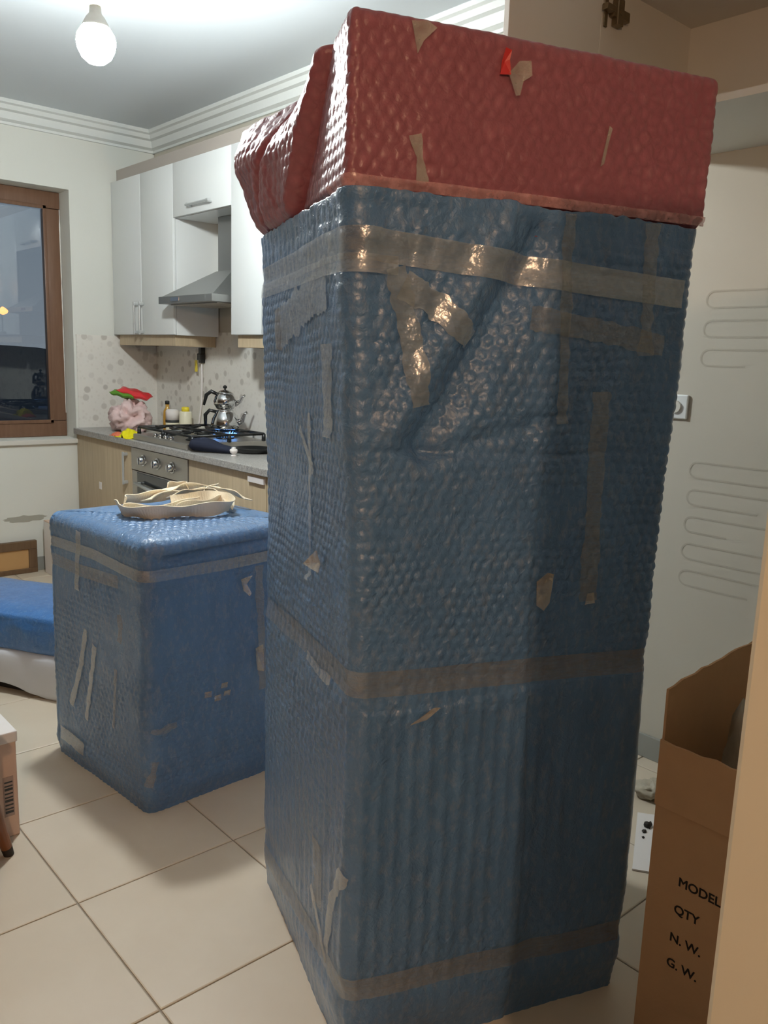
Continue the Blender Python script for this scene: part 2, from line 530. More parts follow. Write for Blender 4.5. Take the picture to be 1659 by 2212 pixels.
def tile_mesh(w, d):
    mb = MB()
    g, b, t = 0.0022, 0.0025, 0.010
    hx, hy = w / 2 - g, d / 2 - g
    vs = [(-hx, -hy, -t), (hx, -hy, -t), (hx, hy, -t), (-hx, hy, -t), (-hx, -hy, -b * .6), (hx, -hy, -b * .6), (hx, hy, -b * .6), (-hx, hy, -b * .6),
          (-hx + b, -hy + b, 0), (hx - b, -hy + b, 0), (hx - b, hy - b, 0), (-hx + b, hy - b, 0)]
    fs = [(3, 2, 1, 0), (8, 9, 10, 11)]
    for k in range(4):
        fs.append((k, (k + 1) % 4, 4 + (k + 1) % 4, 4 + k)); fs.append((4 + k, 4 + (k + 1) % 4, 8 + (k + 1) % 4, 8 + k))
    me = bpy.data.meshes.new('tile'); me.from_pydata(vs, [], fs); me.update(); me.materials.append(MT['tile'])
    return me
def cuts(a0, a1, start, s):
    k = math.ceil((a0 - start) / s + 1e-6)
    c = [a0]
    while start + k * s < a1 - 1e-6:
        c.append(start + k * s); k += 1
    c.append(a1)
    return c
_tm = {}
cx, cy = cuts(TX0, XW, 0.700, S_T), cuts(TY0, YW, 1.897, S_T)
_fl = world_loc(floor)
for i in range(len(cx) - 1):
    for j in range(len(cy) - 1):
        w, d = cx[i + 1] - cx[i], cy[j + 1] - cy[j]
        if w < 0.02 or d < 0.02: continue
        key = (round(w, 3), round(d, 3))
        if key not in _tm: _tm[key] = tile_mesh(w, d)
        o = bpy.data.objects.new('tile', _tm[key]); COL.objects.link(o)
        o.parent = floor
        o.location = Vector(((cx[i] + cx[i + 1]) / 2, (cy[j] + cy[j + 1]) / 2, 0)) - _fl

tag(MB().box(X0 - .1, XW + .1, Y0 - .1, YW + .3, CEIL, CEIL + .1).build('ceiling', MT['ceiling']), 'plain pale grey ceiling', kind='structure')
wall_right = MB().box(XW, XW + .15, Y0 - .1, YW + .3, -0.1, CEIL).build('wall_right', MT['niche'])
tag(wall_right, 'off-white kitchen wall behind the cabinets and the empty fridge niche', kind='structure')
WX0, WX1, WZ0, WZ1 = 0.70, 2.030, 0.822, 2.317
wall_back = MB().box(X0 - .1, WX0, YW, YW + .28, -0.1, CEIL).box(WX1, XW, YW, YW + .28, -0.1, CEIL).box(WX0, WX1, YW, YW + .28, -0.1, WZ0).box(WX0, WX1, YW, YW + .28, WZ1, CEIL).build('wall_back', MT['wall'])
tag(wall_back, 'off-white wall with the brown framed window', kind='structure')
tag(MB().box(X0 - .1, X0, Y0, YW, -0.1, CEIL).build('wall_left', MT['hall']), 'plain wall closing the room on the far side', kind='structure')
tag(MB().box(X0, XW, Y0 - .1, Y0, -0.1, CEIL).build('wall_front', MT['hall']), 'plain wall closing the hall behind', kind='structure')
JX, JY = 0.506, 0.2185
tag(MB().box(JX, XW, JY - .16, JY, 0, 1.80, 0.004).build('wall_doorway', MT['jamb']), 'cream painted partition end beside the cardboard carton, lit warm', kind='structure')

# damp patch on the window wall, under the sill
def decal(name, pts, material, parent, normal_axis, smooth=False):
    mb = MB(); n = len(pts)
    mb.add(pts, [tuple(range(n))])
    return mb.build(name, material, parent)
_rng = random.Random(4)
def patch(cxp, czp, w, hgt, y, seed):
    rg = random.Random(seed); pts = []
    for k in range(26):
        th = 2 * PI * k / 26
        rr = 0.75 + 0.35 * rg.random()
        pts.append((cxp + w * math.cos(th) * rr, y, czp + hgt * math.sin(th) * rr))
    return pts
decal('damp_patch', patch(1.70, 0.335, 0.14, 0.022, YW - .001, 3), plain('damp_stain', srgb(170, 168, 156), 0.9, var=0.1), wall_back, 'y')

# ceiling moulding (stepped cove) along both walls
def cove(z1, depth, drop):
    return [(0, z1), (depth, z1), (depth, z1 - .02), (depth * .82, z1 - .026), (depth * .74, z1 - drop * .42), (depth * .5, z1 - drop * .47), (depth * .42, z1 - drop * .80), (depth * .16, z1 - drop * .88), (depth * .16, z1 - drop), (0, z1 - drop)]
pr = cove(CEIL, .11, .115)
mb = MB().prism([(YW - d, z) for d, z in pr], 'x', X0, XW)
tag(mb.build('trim_1', MT['mold']), 'stepped plaster moulding above the window', kind='structure')
mb = MB().prism([(XW - d * .8, z) for d, z in pr], 'y', Y0, YW)
tag(mb.build('trim_2', MT['mold']), 'stepped plaster moulding above the wall cabinets', kind='structure')
tag(MB().box(XW - .012, XW, JY, 2.29, 0, .085, .003).build('baseboard_right', MT['skirting']), 'grey tile skirting along the fridge niche', kind='structure')
tag(MB().box(X0, 1.99, YW - .012, YW, 0, .085, .003).build('baseboard_back', MT['skirting']), 'grey tile skirting under the window', kind='structure')

# backsplash on both walls
bs_ = MB().box(XW - .008, XW, 2.28, YW, .888, 1.50)
tag(bs_.build('wall_backsplash', MT['splash']), 'off-white backsplash printed with grey rosettes behind the hob', kind='structure')
tag(MB().box(2.045, XW - .008, YW - .008, YW, .888, 1.467).build('wall_backsplash_side', MT['splash']), 'off-white rosette backsplash beside the window', kind='structure')

# window
FY = YW + .15
win = thing('window_1', 'brown framed window with the dusk outside', None, (1.37, FY, WZ0), kind='structure')
FW_ = .10
mb = MB()
for (a, b, c, d) in ((WX0, WX1, WZ1 - FW_, WZ1), (WX0, WX1, WZ0, WZ0 + FW_), (WX0, WX0 + FW_, WZ0 + FW_, WZ1 - FW_), (WX1 - FW_, WX1, WZ0 + FW_, WZ1 - FW_)):
    mb.box(a + .001, b - .001, FY, FY + .06, c + .001, d - .001, .005)
mb.build('window_frame', MT['brown_frame'], win, autosmooth=True)
mb = MB()
i0, i1, k0, k1 = WX0 + FW_ - .014, WX1 - FW_ + .014, WZ0 + FW_ - .014, WZ1 - FW_ + .014
for (a, b, c, d) in ((i0, i1, k1 - .022, k1), (i0, i1, k0, k0 + .022), (i0, i0 + .022, k0, k1), (i1 - .022, i1, k0, k1)):
    mb.box(a, b, FY - .008, FY + .001, c, d, .003)
mb.build('window_sash', MT['brown_frame'], win, autosmooth=True)
MB().box(i0 + .01, i1 - .01, FY + .018, FY + .024, k0 + .01, k1 - .01).build('window_pane', MT['glass'], win)
MB().box(WX0 - .02, WX1 + .015, YW - .025, FY, WZ0 - .03, WZ0 - .0005, .004).build('window_sill', MT['white_matte'], win)
mb = MB()
rg = random.Random(7)
zq = np.linspace(WZ0 + .15, WZ1 - .10, 60)
rq = .0022 + .0050 * np.clip(fbm(zq * 9, zq * 0 + .4, 9) + .05, 0, 1)
mb.tube([(WX1 - .006, FY - .002, z) for z in zq], list(rq), 6)
mb.build('sealant_bead', MT['foam'], win, smooth=True)

# ================================================================== outside the window
def ray(px, py):
    d = fw * F_PX + rt * (px - 829.5) - up * (py - 1106)
    return d.normalized()
CP = Vector((0, 0, CAM_H))
mb = MB()
xs = np.linspace(-30, 70, 60)
zt_ = [-1.0 + 2.2 * float(vnoise(np.array([x * .13]), np.array([0.3]), 5)[0]) + .8 * float(vnoise(np.array([x * .5]), np.array([2.3]), 5)[0]) for x in xs]
vs = []; fs = []
for x, z in zip(xs, zt_):
    vs += [(x, 42, -8), (x, 46, z + 2.6), (x, 60, -8)]
for i in range(len(xs) - 1):
    for k in range(2):
        fs.append((i * 3 + k, (i + 1) * 3 + k, (i + 1) * 3 + k + 1, i * 3 + k + 1))
mb.add(vs, fs)
tag(mb.build('distant_hillside', MT['night_ground'], smooth=True), 'dark low hillside outside the window at dusk', 'hill')
p = CP + ray(6, 672) * 22
lampth = thing('street_lamp', 'street lamp glowing orange outside the window', 'street lamp', (p.x - .9, p.y, -6))
MB().tube([(p.x - .9, p.y, -6), (p.x - .9, p.y, p.z + .02)], [.07, .045], 10).build('pole', MT['night_wall'], lampth)
MB().tube([(p.x - .9, p.y, p.z), (p.x - .5, p.y, p.z + .12), (p.x - .05, p.y, p.z + .05)], .03, 8).build('arm', MT['night_wall'], lampth)
MB().lathe([(.02, .10), (.10, .04), (.12, 0), (.09, -.05), (.02, -.08)][::-1], (p.x, p.y, p.z), 16).build('lamp_head', emit_mat('sodium_lamp', (1.0, 0.36, 0.06), 2.6), lampth, smooth=True)

# ================================================================== kitchen wall cabinets
XF = 2.006       # worktop front edge
XC = 2.289       # wall cabinet fronts
ZB, ZT, ZO = 1.474, 2.398, 2.109
YS, YR = 4.411, 3.796
ZC = .888
def bar_handle(parent, x, y0, z0, y1, z1):
    mb = MB()
    for (y, z) in ((y0, z0), (y1, z1)):
        mb.box(x - .030, x, y - .009, y + .009, z - .009, z + .009, .002)
    dy, dz = (y1 - y0), (z1 - z0)
    mb.tube([(x - .026, y0 - dy * .08, z0 - dz * .08), (x - .026, y1 + dy * .08, z1 + dz * .08)], .0065, 10)
    return mb.build('handle', MT['handle'], parent, autosmooth=True)

def carcass(x0, x1, y0, y1, z0, z1, t=.018):
    mb = MB()
    mb.box(x0, x1, y0, y0 + t, z0, z1, .001).box(x0, x1, y1 - t, y1, z0, z1, .001)
    mb.box(x0, x1, y0 + t, y1 - t, z0, z0 + t).box(x0, x1, y0 + t, y1 - t, z1 - t, z1)
    mb.box(x1 - .006, x1, y0 + t, y1 - t, z0 + t, z1 - t)
    return mb

def wall_cabinet(label, y0, y1, z0, z1, doors, handles, rail=True):
    t = thing('wall_cabinet', label, 'cabinet', ((XC + XW) / 2, (y0 + y1) / 2, z0), 'white gloss wall cabinets')
    carcass(XC + .020, XW - .009, y0 + .001, y1 - .001, z0, z1).build('body', MT['white_gloss'], t)
    n = doors; w = (y1 - y0) / n
    for k in range(n):
        a, b = y0 + k * w + .0018, y0 + (k + 1) * w - .0018
        d = MB().box(XC, XC + .0185, a, b, z0 + .002, z1 - .002, .0025).build('door', MT['white_gloss'], t, autosmooth=True)
        hy = handles[k]
        if hy is not None: bar_handle(d, XC, *hy)
    if rail:
        mb = MB().box(XC + .024, XC + .042, y0 + .03, y1 - .03, z0 - .062, z0, .002)
        mb.box(XC + .042, XW - .012, y0 + .03, y0 + .048, z0 - .062, z0, .002).box(XC + .042, XW - .012, y1 - .048, y1 - .03, z0 - .062, z0, .002)
        mb.build('light_rail', MT['beige_wood'], t)
    return t
wall_cabinet('white two-door wall cabinet with two upright handles, between window wall and cooker hood', YS, YW - .009, ZB, ZT, 2,
             [(4.795, 1.490, 4.795, 1.655), (4.868, 1.490, 4.868, 1.655)])
t = wall_cabinet('short white lift-up wall cabinet above the cooker hood', YR + .0005, YS - .0005, ZO, ZT, 1, [(3.99, 2.153, 4.20, 2.153)], rail=False)
wall_cabinet('white wall cabinet to the right of the cooker hood, next to the tall wrapped fridge', 3.05, YR, ZB, ZT, 2, [(3.385, 1.490, 3.385, 1.655), (3.46, 1.490, 3.46, 1.655)])
wall_cabinet('white wall cabinet hidden behind the tall wrapped fridge', 2.30, 3.049, ZB, ZT, 2, [(2.635, 1.490, 2.635, 1.655), (2.71, 1.490, 2.71, 1.655)])
tag(MB().box(XC + .012, XW - .001, 2.30, 5.16, ZT, ZT + .065, .003).build('cabinet_cornice', MT['cornice']), 'taupe cornice board running along the top of the wall cabinets', 'cornice')

# cabinet above the fridge niche, its door standing open
NZ0, NZ1, NX, NY1, NY0 = 2.045, 2.45, 2.106, 1.538, 0.80
t = thing('fridge_top_cabinet', 'open white cabinet over the empty fridge niche, door swung wide', 'cabinet', (2.35, 1.17, NZ0))
carcass(NX, XW - .001, NY0, NY1, NZ0, NZ1).build('body', MT['white_matte'], t)
d = MB().box(1.715, NX - .006, NY1 - .022, NY1 - .004, NZ0 + .004, NZ1 - .004, .0015).build('door', MT['white_matte'], t)
hg = MB().box(NX + .006, NX + .022, 1.514, 1.5185, 2.315, 2.415, .002)
hg.box(NX - .010, NX + .030, 1.494, 1.514, 2.352, 2.368, .002).box(NX + .03, NX + .11, 1.500, 1.5185, 2.345, 2.372, .003)
hg.box(NX + .045, NX + .075, 1.496, 1.5185, 2.325, 2.395, .003)
hg.tube([(NX + .06, 1.494, 2.36), (NX + .06, 1.520, 2.36)], .008, 10)
hg.build('hinge', MT['brass'], t)
for (x, z) in ((2.37, 2.26), (1.78, 2.30)):
    MB().tube([(x, NY1 - .0245 if x < 2.1 else NY1 - .0195, z), (x, NY1 - .02 if x < 2.1 else NY1 - .015, z)], .004, 8).build('screw_hole', MT['black'], t)

# ================================================================== base units, worktop
def base_cabinet(label, y0, y1, doors, handles, sticker=None, tagw=None):
    t = thing('base_cabinet', label, 'cabinet', ((XF + XW) / 2, (y0 + y1) / 2, 0), 'light oak base cabinets')
    carcass(XF + .04, XW - .009, y0 + .001, y1 - .001, .10, ZC - .037).build('body', MT['beige_wood'], t)
    MB().box(XF + .07, XF + .085, y0 + .001, y1 - .001, 0, .10).build('plinth', MT['plinth'], t)
    w = (y1 - y0) / doors
    for k in range(doors):
        a, b = y0 + k * w + .002, y0 + (k + 1) * w - .002
        d = MB().box(XF + .021, XF + .0395, a, b, .105, ZC - .040, .002).build('door', MT['beige_wood'], t, autosmooth=True)
        if handles[k]: bar_handle(d, XF + .021, *handles[k])
    if sticker:
        MB().box(XF + .0195, XF + .0215, sticker[0] - .018, sticker[0] + .018, sticker[1] - .022, sticker[1] + .022, .0004).build('sticker', MT['white_card'], t)
    if tagw:
        MB().box(XF + .010, XF + .0215, tagw[0], tagw[1], tagw[2], tagw[3], .001).build('edge_pull', MT['white_card'], t)
    return t
base_cabinet('light oak base cabinet with a white sticker, in the corner under the window wall', 4.43, YW - .009, 1, [(4.484, .640, 4.484, .800)], sticker=(4.868, .566))
base_cabinet('light oak base cabinet with a white pull, right of the oven', 3.06, 3.768, 1, [None], tagw=(3.07, 3.20, .812, .838))
base_cabinet('light oak base cabinet behind the tall wrapped fridge', 2.31, 3.058, 2, [None, None])
tag(MB().box(XF, XW - .009, 2.30, YW - .009, ZC - .036, ZC, .004).build('worktop', MT['granite']), 'grey granite worktop along the kitchen wall', 'worktop')

# built-in oven
OY0, OY1 = 3.771, 4.427
t = thing('built_in_oven', 'beige steel built-in oven with three knobs under the hob', 'oven', (2.2, 4.1, .1))
MB().box(XF + .045, XW - .03, OY0 + .01, OY1 - .01, .10, ZC - .045).build('body', MT['black'], t)
MB().box(XF + .018, XF + .045, OY0 + .002, OY1 - .002, .722, ZC - .042, .002).build('control_panel', MT['steel'], t)
for y in (4.263, 4.096, 3.930):
    k = MB()
    k.tube([(XF + .018, y, .787), (XF + .010, y, .787)], [.032, .030], 20)
    k.tube([(XF + .010, y, .787), (XF - .012, y, .787), (XF - .016, y, .787)], [.024, .021, .018], 20)
    k.box(XF - .020, XF - .004, y - .004, y + .004, .766, .808, .001)
    k.build('knob', MT['chrome'], t, autosmooth=True)
dr = MB().box(XF + .020, XF + .045, OY0 + .004, OY1 - .004, .16, .718, .003)
door = dr.build('oven_door', MT['steel'], t)
MB().box(XF + .016, XF + .0205, OY0 + .05, OY1 - .075, .26, .712, .002).build('door_glass', MT['dark_glass'], door)
h = MB()
h.tube([(XF - .012, OY0 + .09, .655), (XF - .020, 4.1, .640), (XF - .012, OY1 - .11, .655)], .010, 10)
for y in (OY0 + .10, OY1 - .12): h.tube([(XF - .012, y, .655), (XF + .018, y, .655)], .007, 8)
h.build('door_handle', MT['handle'], door, smooth=True)
MB().box(XF + .07, XF + .085, OY0 + .002, OY1 - .002, 0, .10).build('plinth', MT['plinth'], t)

# gas hob
HZ = ZC + .034
HX0, HX1, HY0, HY1 = 2.035, 2.530, 3.800, 4.420
t = thing('gas_hob', 'raised steel gas hob with black grates and a lit burner', 'hob', (2.28, 4.11, ZC))
MB().box(HX0, HX1, HY0, HY1, ZC, HZ, .005).build('hob_body', MT['steel'], t)
burn = [(2.17, 3.96), (2.17, 4.27), (2.37, 3.99), (2.39, 4.27)]
for (x, y) in burn:
    MB().lathe([(.050, 0), (.048, .006), (.036, .010), (.036, .014), (.030, .018), (.004, .019)], (x, y, HZ), 24).build('burner', MT['black'], t, smooth=True)
for y in (3.95, 4.27):
    g = MB(); z = HZ + .036
    ya, yb, xa, xb = y - .145, y + .145, 2.07, 2.50
    for (p_, q_) in (((xa, ya), (xb, ya)), ((xb, ya), (xb, yb)), ((xb, yb), (xa, yb)), ((xa, yb), (xa, ya)), ((2.285, ya), (2.285, yb))):
        g.tube([(p_[0], p_[1], z), (q_[0], q_[1], z)], .0075, 8)
    for bx in (2.17, 2.39):
        for th in (0, PI / 2, PI, 3 * PI / 2):
            e = (bx + .105 * math.cos(th), y + .145 * math.sin(th)); s_ = (bx + .03 * math.cos(th), y + .03 * math.sin(th))
            g.tube([(s_[0], s_[1], z + .006), (e[0], e[1], z)], .0065, 8)
    for (fx, fy) in ((xa, ya), (xb, ya), (xa, yb), (xb, yb), (2.285, ya), (2.285, yb)):
        g.tube([(fx, fy, HZ), (fx, fy, z)], [.012, .010], 8)
    g.build('grate', MT['black'], t, smooth=True)
for k in range(4):
    MB().lathe([(.014, 0), (.014, .012), (.011, .018), (.003, .019)], (2.062, 4.02 + .06 * k, HZ), 14).build('hob_knob', MT['chrome'], t, smooth=True)
f = MB()
for k in range(20):
    th = 2 * PI * k / 20
    bx, by = 2.37 + .046 * math.cos(th), 3.99 + .046 * math.sin(th)
    f.tube([(bx, by, HZ + .012), (bx + .014 * math.cos(th), by + .014 * math.sin(th), HZ + .022), (bx + .02 * math.cos(th), by + .02 * math.sin(th), HZ + .036)], [.003, .005, .0006], 6)
f.build('gas_flame', emit_mat('blue_gas_flame', (0.10, 0.36, 1.0), 2.2), t, smooth=True)

# cooker hood
t = thing('cooker_hood', 'grey steel chimney cooker hood between the wall cabinets', 'cooker hood', (2.4, 4.105, 1.63))
hx0, hy0, hy1, hz0, hz1 = 2.19, 3.815, 4.398, 1.632, 1.676
hood = MB()
hood.box(hx0, XW - .009, hy0, hy1, hz0 + .006, hz1, .002)
hood.build('hood_lip', MT['hood'], t)
hood = MB()
b0 = [(hx0 + .012, hy0 + .012), (XW - .009, hy0 + .012), (XW - .009, hy1 - .012), (hx0 + .012, hy1 - .012)]
b1 = [(2.425, 4.00), (XW - .009, 4.00), (XW - .009, 4.175), (2.425, 4.175)]
hood.add([(x, y, hz1) for x, y in b0] + [(x, y, 1.822) for x, y in b1], [(0, 1, 5, 4), (1, 2, 6, 5), (2, 3, 7, 6), (3, 0, 4, 7), (3, 2, 1, 0), (4, 5, 6, 7)])
hood.build('hood_canopy', MT['hood'], t)
MB().box(2.432, XW - .009, 4.007, 4.168, 1.820, ZO - .001, .002).build('chimney', MT['hood'], t)
MB().box(hx0 - .004, hx0 + .001, 4.16, 4.25, hz0 + .016, hz1 - .008, .001).build('switch_strip', MT['chrome'], t)
for k in range(2):
    MB().box(hx0 + .05, XW - .08, 3.85 + k * .26, 4.09 + k * .26, hz0, hz0 + .007, .002).build('grease_filter', MT['steel'], t)

# ================================================================== things on the worktop
def blob(name, c, radii, seed, material, amp=.18, freq=2.2, parent=None, n=36, m=22, flat=True, ridged=False):
    th = np.linspace(0, 2 * PI, n, endpoint=False); ph = np.linspace(0.001, PI - .001, m)
    T, P = np.meshgrid(th, ph)
    nx, ny, nz = np.cos(T) * np.sin(P), np.sin(T) * np.sin(P), np.cos(P)
    d = fbm(nx * freq + 7.1 * seed, ny * freq + nz * freq * 1.3 + 3.3, seed, 4) + fbm(nz * freq + 1.7, nx * freq - ny * freq + seed, seed + 5, 3)
    if ridged: d = 0.5 - np.abs(d) * 2
    rr = 1 + amp * d
    X, Y, Z = c[0] + radii[0] * nx * rr, c[1] + radii[1] * ny * rr, c[2] + radii[2] * nz * rr
    if flat:
        Z = np.maximum(Z, c[2] - radii[2] * .72)
        Z -= Z.min() - (c[2] - radii[2] * .72)
    vs = np.stack([X, Y, Z], -1).reshape(-1, 3)
    fs = []
    for i in range(m - 1):
        for k in range(n):
            fs.append((i * n + k, i * n + (k + 1) % n, (i + 1) * n + (k + 1) % n, (i + 1) * n + k))
    return mesh_obj(name, vs, fs, material, parent, True)

def on(z, rz): return z + rz * .72
bag = blob('shopping_bag', (2.24, 4.90, on(ZC, .112)), (.112, .135, .112), 23, MT['pink_bag'], .34, 1.9, ridged=True, n=56, m=36)
tag(bag, 'crumpled pale pink plastic bag on the worktop corner', 'bag')
pk = thing('snack_packet', 'red and green snack packet lying on top of the pink plastic bag', 'packet', (2.24, 4.90, ZC + .21))
def pillow(c, ax, ay, hx, hy, hz, n=14):
    vs = []; fs = []
    for s_ in (1, -1):
        for i in range(n + 1):
            for j in range(n + 1):
                a, b = -1 + 2 * i / n, -1 + 2 * j / n
                z = hz * ((1 - a ** 4) * (1 - b ** 4)) ** .5 * s_ + .004 * math.sin(7 * a + 3 * b)
                v = Vector(c) + Vector(ax) * a * hx + Vector(ay) * b * hy + Vector((0, 0, z))
                vs.append(v)
    o_ = (n + 1) ** 2
    for i in range(n):
        for j in range(n):
            q = i * (n + 1) + j
            fs.append((q, q + n + 1, q + n + 2, q + 1)); fs.append((o_ + q, o_ + q + 1, o_ + q + n + 2, o_ + q + n + 1))
    return vs, fs
v_, f_ = pillow((2.26, 4.87, ZC + .232), (.62, -.70, -.22), (.74, .66, .1), .105, .05, .022)
mesh_obj('packet_front', v_, f_, MT['packet_red'], pk, True)
v_, f_ = pillow((2.21, 4.91, ZC + .226), (.66, -.72, -.16), (.74, .66, .05), .08, .045, .018)
mesh_obj('packet_side', v_, f_, MT['packet_green'], pk, True)

c0_ = Vector((2.47, 4.86, ZC))
t = thing('oil_bottle', 'narrow amber cooking oil bottle behind the white jar', 'bottle', c0_)
MB().lathe([(.026, 0), (.028, .01), (.028, .10), (.024, .125), (.012, .145), (.012, .165)], c0_, 20).build('bottle_body', MT['oil'], t, smooth=True)
MB().lathe([(.014, .165), (.014, .185), (.010, .188)], c0_, 16).build('bottle_cap', MT['black'], t, smooth=True)
c0_ = Vector((2.45, 4.755, ZC))
t = thing('storage_jar', 'white storage jar with a black band beside the amber bottle', 'jar', c0_)
MB().lathe([(.038, 0), (.041, .008), (.041, .060)], c0_, 24).build('jar_body', MT['cream'], t, smooth=True)
MB().lathe([(.042, .060), (.043, .062), (.043, .074), (.042, .076)], c0_, 24).build('band', MT['label_dark'], t, smooth=True)
MB().lathe([(.041, .076), (.041, .130), (.030, .142), (.004, .143)], c0_, 24).build('jar_top', MT['white_card'], t, smooth=True)
c0_ = Vector((2.50, 4.68, ZC))
t = thing('canister', 'cream plastic canister with a yellow lid near the hob', 'canister', c0_)
MB().lathe([(.036, 0), (.039, .008), (.038, .125), (.034, .132)], c0_, 24).build('canister_body', MT['cream'], t, smooth=True)
MB().lathe([(.024, .132), (.024, .155), (.018, .160), (.003, .160)], c0_, 20).build('lid', MT['lid_yellow'], t, smooth=True)

def crumple(name, c, rx, ry, rz, seed, material, label, cat, over=None):
    """small crumpled cloth: a displaced sheet, thick enough to stand up"""
    n = 26
    g = np.linspace(-1, 1, n); A, B = np.meshgrid(g, g)
    R_ = np.sqrt(A * A + B * B)
    lim = 1 / np.maximum(1, np.maximum(np.abs(A), np.abs(B)) * 1.0)
    X = c[0] + rx * (A + .25 * fbm(A * 2, B * 2, seed)); Y = c[1] + ry * (B + .25 * fbm(A * 2 + 5, B * 2, seed + 1))
    Z = c[2] + rz * np.clip(1.15 - R_ ** 2 + .9 * fbm(A * 2.3 + 3, B * 2.3 + 1, seed + 2), 0.02, 2)
    if over is not None:
        drop = np.clip(over - X, 0, 1)
        Xn = np.where(X < over, over - .004 - .2 * drop, X)
        Z = np.where(X < over, c[2] + .004 - drop * 1.0, Z); X = Xn
    vt = np.stack([X, Y, Z], -1).reshape(-1, 3); vb = vt.copy(); vb[:, 2] -= .003
    vs = np.concatenate([vt, vb]); fs = []
    o_ = n * n
    for i in range(n - 1):
        for j in range(n - 1):
            q = i * n + j
            fs.append((q, q + 1, q + n + 1, q + n)); fs.append((o_ + q, o_ + q + n, o_ + q + n + 1, o_ + q + 1))
    for i in range(n - 1):
        for (a, b) in ((i, i + 1), ((n - 1) * n + i + 1, (n - 1) * n + i), ((i + 1) * n, i * n), (i * n + n - 1, (i + 1) * n + n - 1)):
            fs.append((a, o_ + a, o_ + b, b))
    return tag(mesh_obj(name, vs, fs, material, None, True), label, cat)
crumple('dish_cloth', (2.068, 4.520, ZC + .002), .060, .072, .042, 31, MT['cloth_yellow'], 'crumpled bright yellow dish cloth at the worktop edge', 'cloth')
crumple('sponge_cloth', (2.050, 4.635, ZC + .002), .035, .060, .016, 37, MT['cloth_coral'], 'small coral cloth on the worktop beside the yellow one', 'cloth')

# kettle with teapot stacked on it
bx, by = 2.37, 3.99
kz = HZ + .051
side = Vector((.746, -.665, 0))      # spouts point along the worktop towards the fridge
t = thing('kettle', 'polished steel kettle on the lit burner, under the teapot', 'kettle', (bx, by, kz))
MB().lathe([(.062, 0), (.074, .006), (.077, .03), (.070, .062), (.052, .090), (.044, .100), (.046, .104)], (bx, by, kz), 36).build('kettle_body', MT['chrome'], t, smooth=True)
C_ = Vector((bx, by, kz))
MB().tube([C_ + side * .062 + Vector((0, 0, .035)), C_ + side * .095 + Vector((0, 0, .05)), C_ + side * .108 + Vector((0, 0, .085)), C_ + side * .122 + Vector((0, 0, .095))], [.020, .013, .009, .008], 12).build('spout', MT['chrome'], t, smooth=True)
MB().tube([C_ - side * .046 + Vector((0, 0, .092)), C_ - side * .085 + Vector((0, 0, .10)), C_ - side * .108 + Vector((0, 0, .075)), C_ - side * .108 + Vector((0, 0, .02))], [.009, .010, .011, .008], 10).build('handle', MT['black'], t, smooth=True)
t = thing('teapot', 'polished steel teapot with black handle, stacked on the kettle', 'teapot', (bx, by, kz + .107))
C_ = Vector((bx, by, kz + .107))
MB().lathe([(.040, 0), (.046, .004), (.060, .025), (.064, .045), (.056, .068), (.042, .082), (.040, .085)], C_, 36).build('teapot_body', MT['chrome'], t, smooth=True)
lid = MB().lathe([(.043, .085), (.042, .090), (.026, .101), (.006, .106), (.004, .112)], C_, 28).build('lid', MT['chrome'], t, smooth=True)
MB().lathe([(.004, .111), (.011, .116), (.012, .123), (.006, .129), (.001, .130)], C_, 16).build('lid_knob', MT['black'], lid, smooth=True)
MB().tube([C_ + side * .052 + Vector((0, 0, .03)), C_ + side * .082 + Vector((0, 0, .045)), C_ + side * .095 + Vector((0, 0, .070)), C_ + side * .110 + Vector((0, 0, .080))], [.016, .010, .007, .006], 12).build('spout', MT['chrome'], t, smooth=True)
MB().tube([C_ - side * .040 + Vector((0, 0, .080)), C_ - side * .075 + Vector((0, 0, .095)), C_ - side * .102 + Vector((0, 0, .075)), C_ - side * .116 + Vector((0, 0, .02))], [.009, .011, .011, .007], 10).build('handle', MT['black'], t, smooth=True)

# navy oven mitt, pan, egg cup on the right-hand worktop
pth = [(2.045, 3.785, ZC + .030), (2.060, 3.765, ZC + .040), (2.085, 3.72, ZC + .044), (2.11, 3.675, ZC + .038), (2.14, 3.635, ZC + .028), (2.165, 3.60, ZC + .024), (2.18, 3.580, ZC + .022)]
mb = MB().tube(pth, [.014, .046, .054, .046, .032, .027, .022], 16, flat=.68)
mb.tube([(2.09, 3.74, ZC + .036), (2.13, 3.735, ZC + .042), (2.15, 3.715, ZC + .034)], [.030, .024, .012], 12, flat=.7)
mt_ = mb.build('oven_mitt', MT['cloth_navy'], None, smooth=True)
mt_.location.z = ZC + .001
tag(mt_, 'dark navy oven mitt lying on the worktop in front of the hob', 'oven mitt')
t = thing('frying_pan', 'small dark frying pan on the worktop with handle towards the fridge', 'pan', (2.30, 3.60, ZC))
MB().lathe([(.070, 0), (.088, .004), (.100, .022), (.103, .024), (.100, .024), (.086, .008), (.004, .007)], (2.30, 3.60, ZC), 32).build('pan_body', MT['black'], t, smooth=True)
MB().tube([(2.335, 3.52, ZC + .020), (2.355, 3.46, ZC + .030), (2.37, 3.39, ZC + .034), (2.38, 3.36, ZC + .033)], [.008, .011, .012, .008], 10, flat=.7).build('handle', MT['black'], t, smooth=True)
t = thing('egg_cup', 'tiny white cup standing in front of the frying pan', 'cup', (2.13, 3.505, ZC))
MB().lathe([(.014, 0), (.015, .003), (.008, .007), (.008, .010), (.016, .016), (.020, .028), (.017, .034), (.004, .036)], (2.13, 3.505, ZC), 20).build('cup_body', MT['white_card'], t, smooth=True)
MB().lathe([(.004, .034), (.012, .036), (.010, .042), (.002, .044)], (2.13, 3.505, ZC), 14).build('cup_lid', MT['white_card'], t, smooth=True)

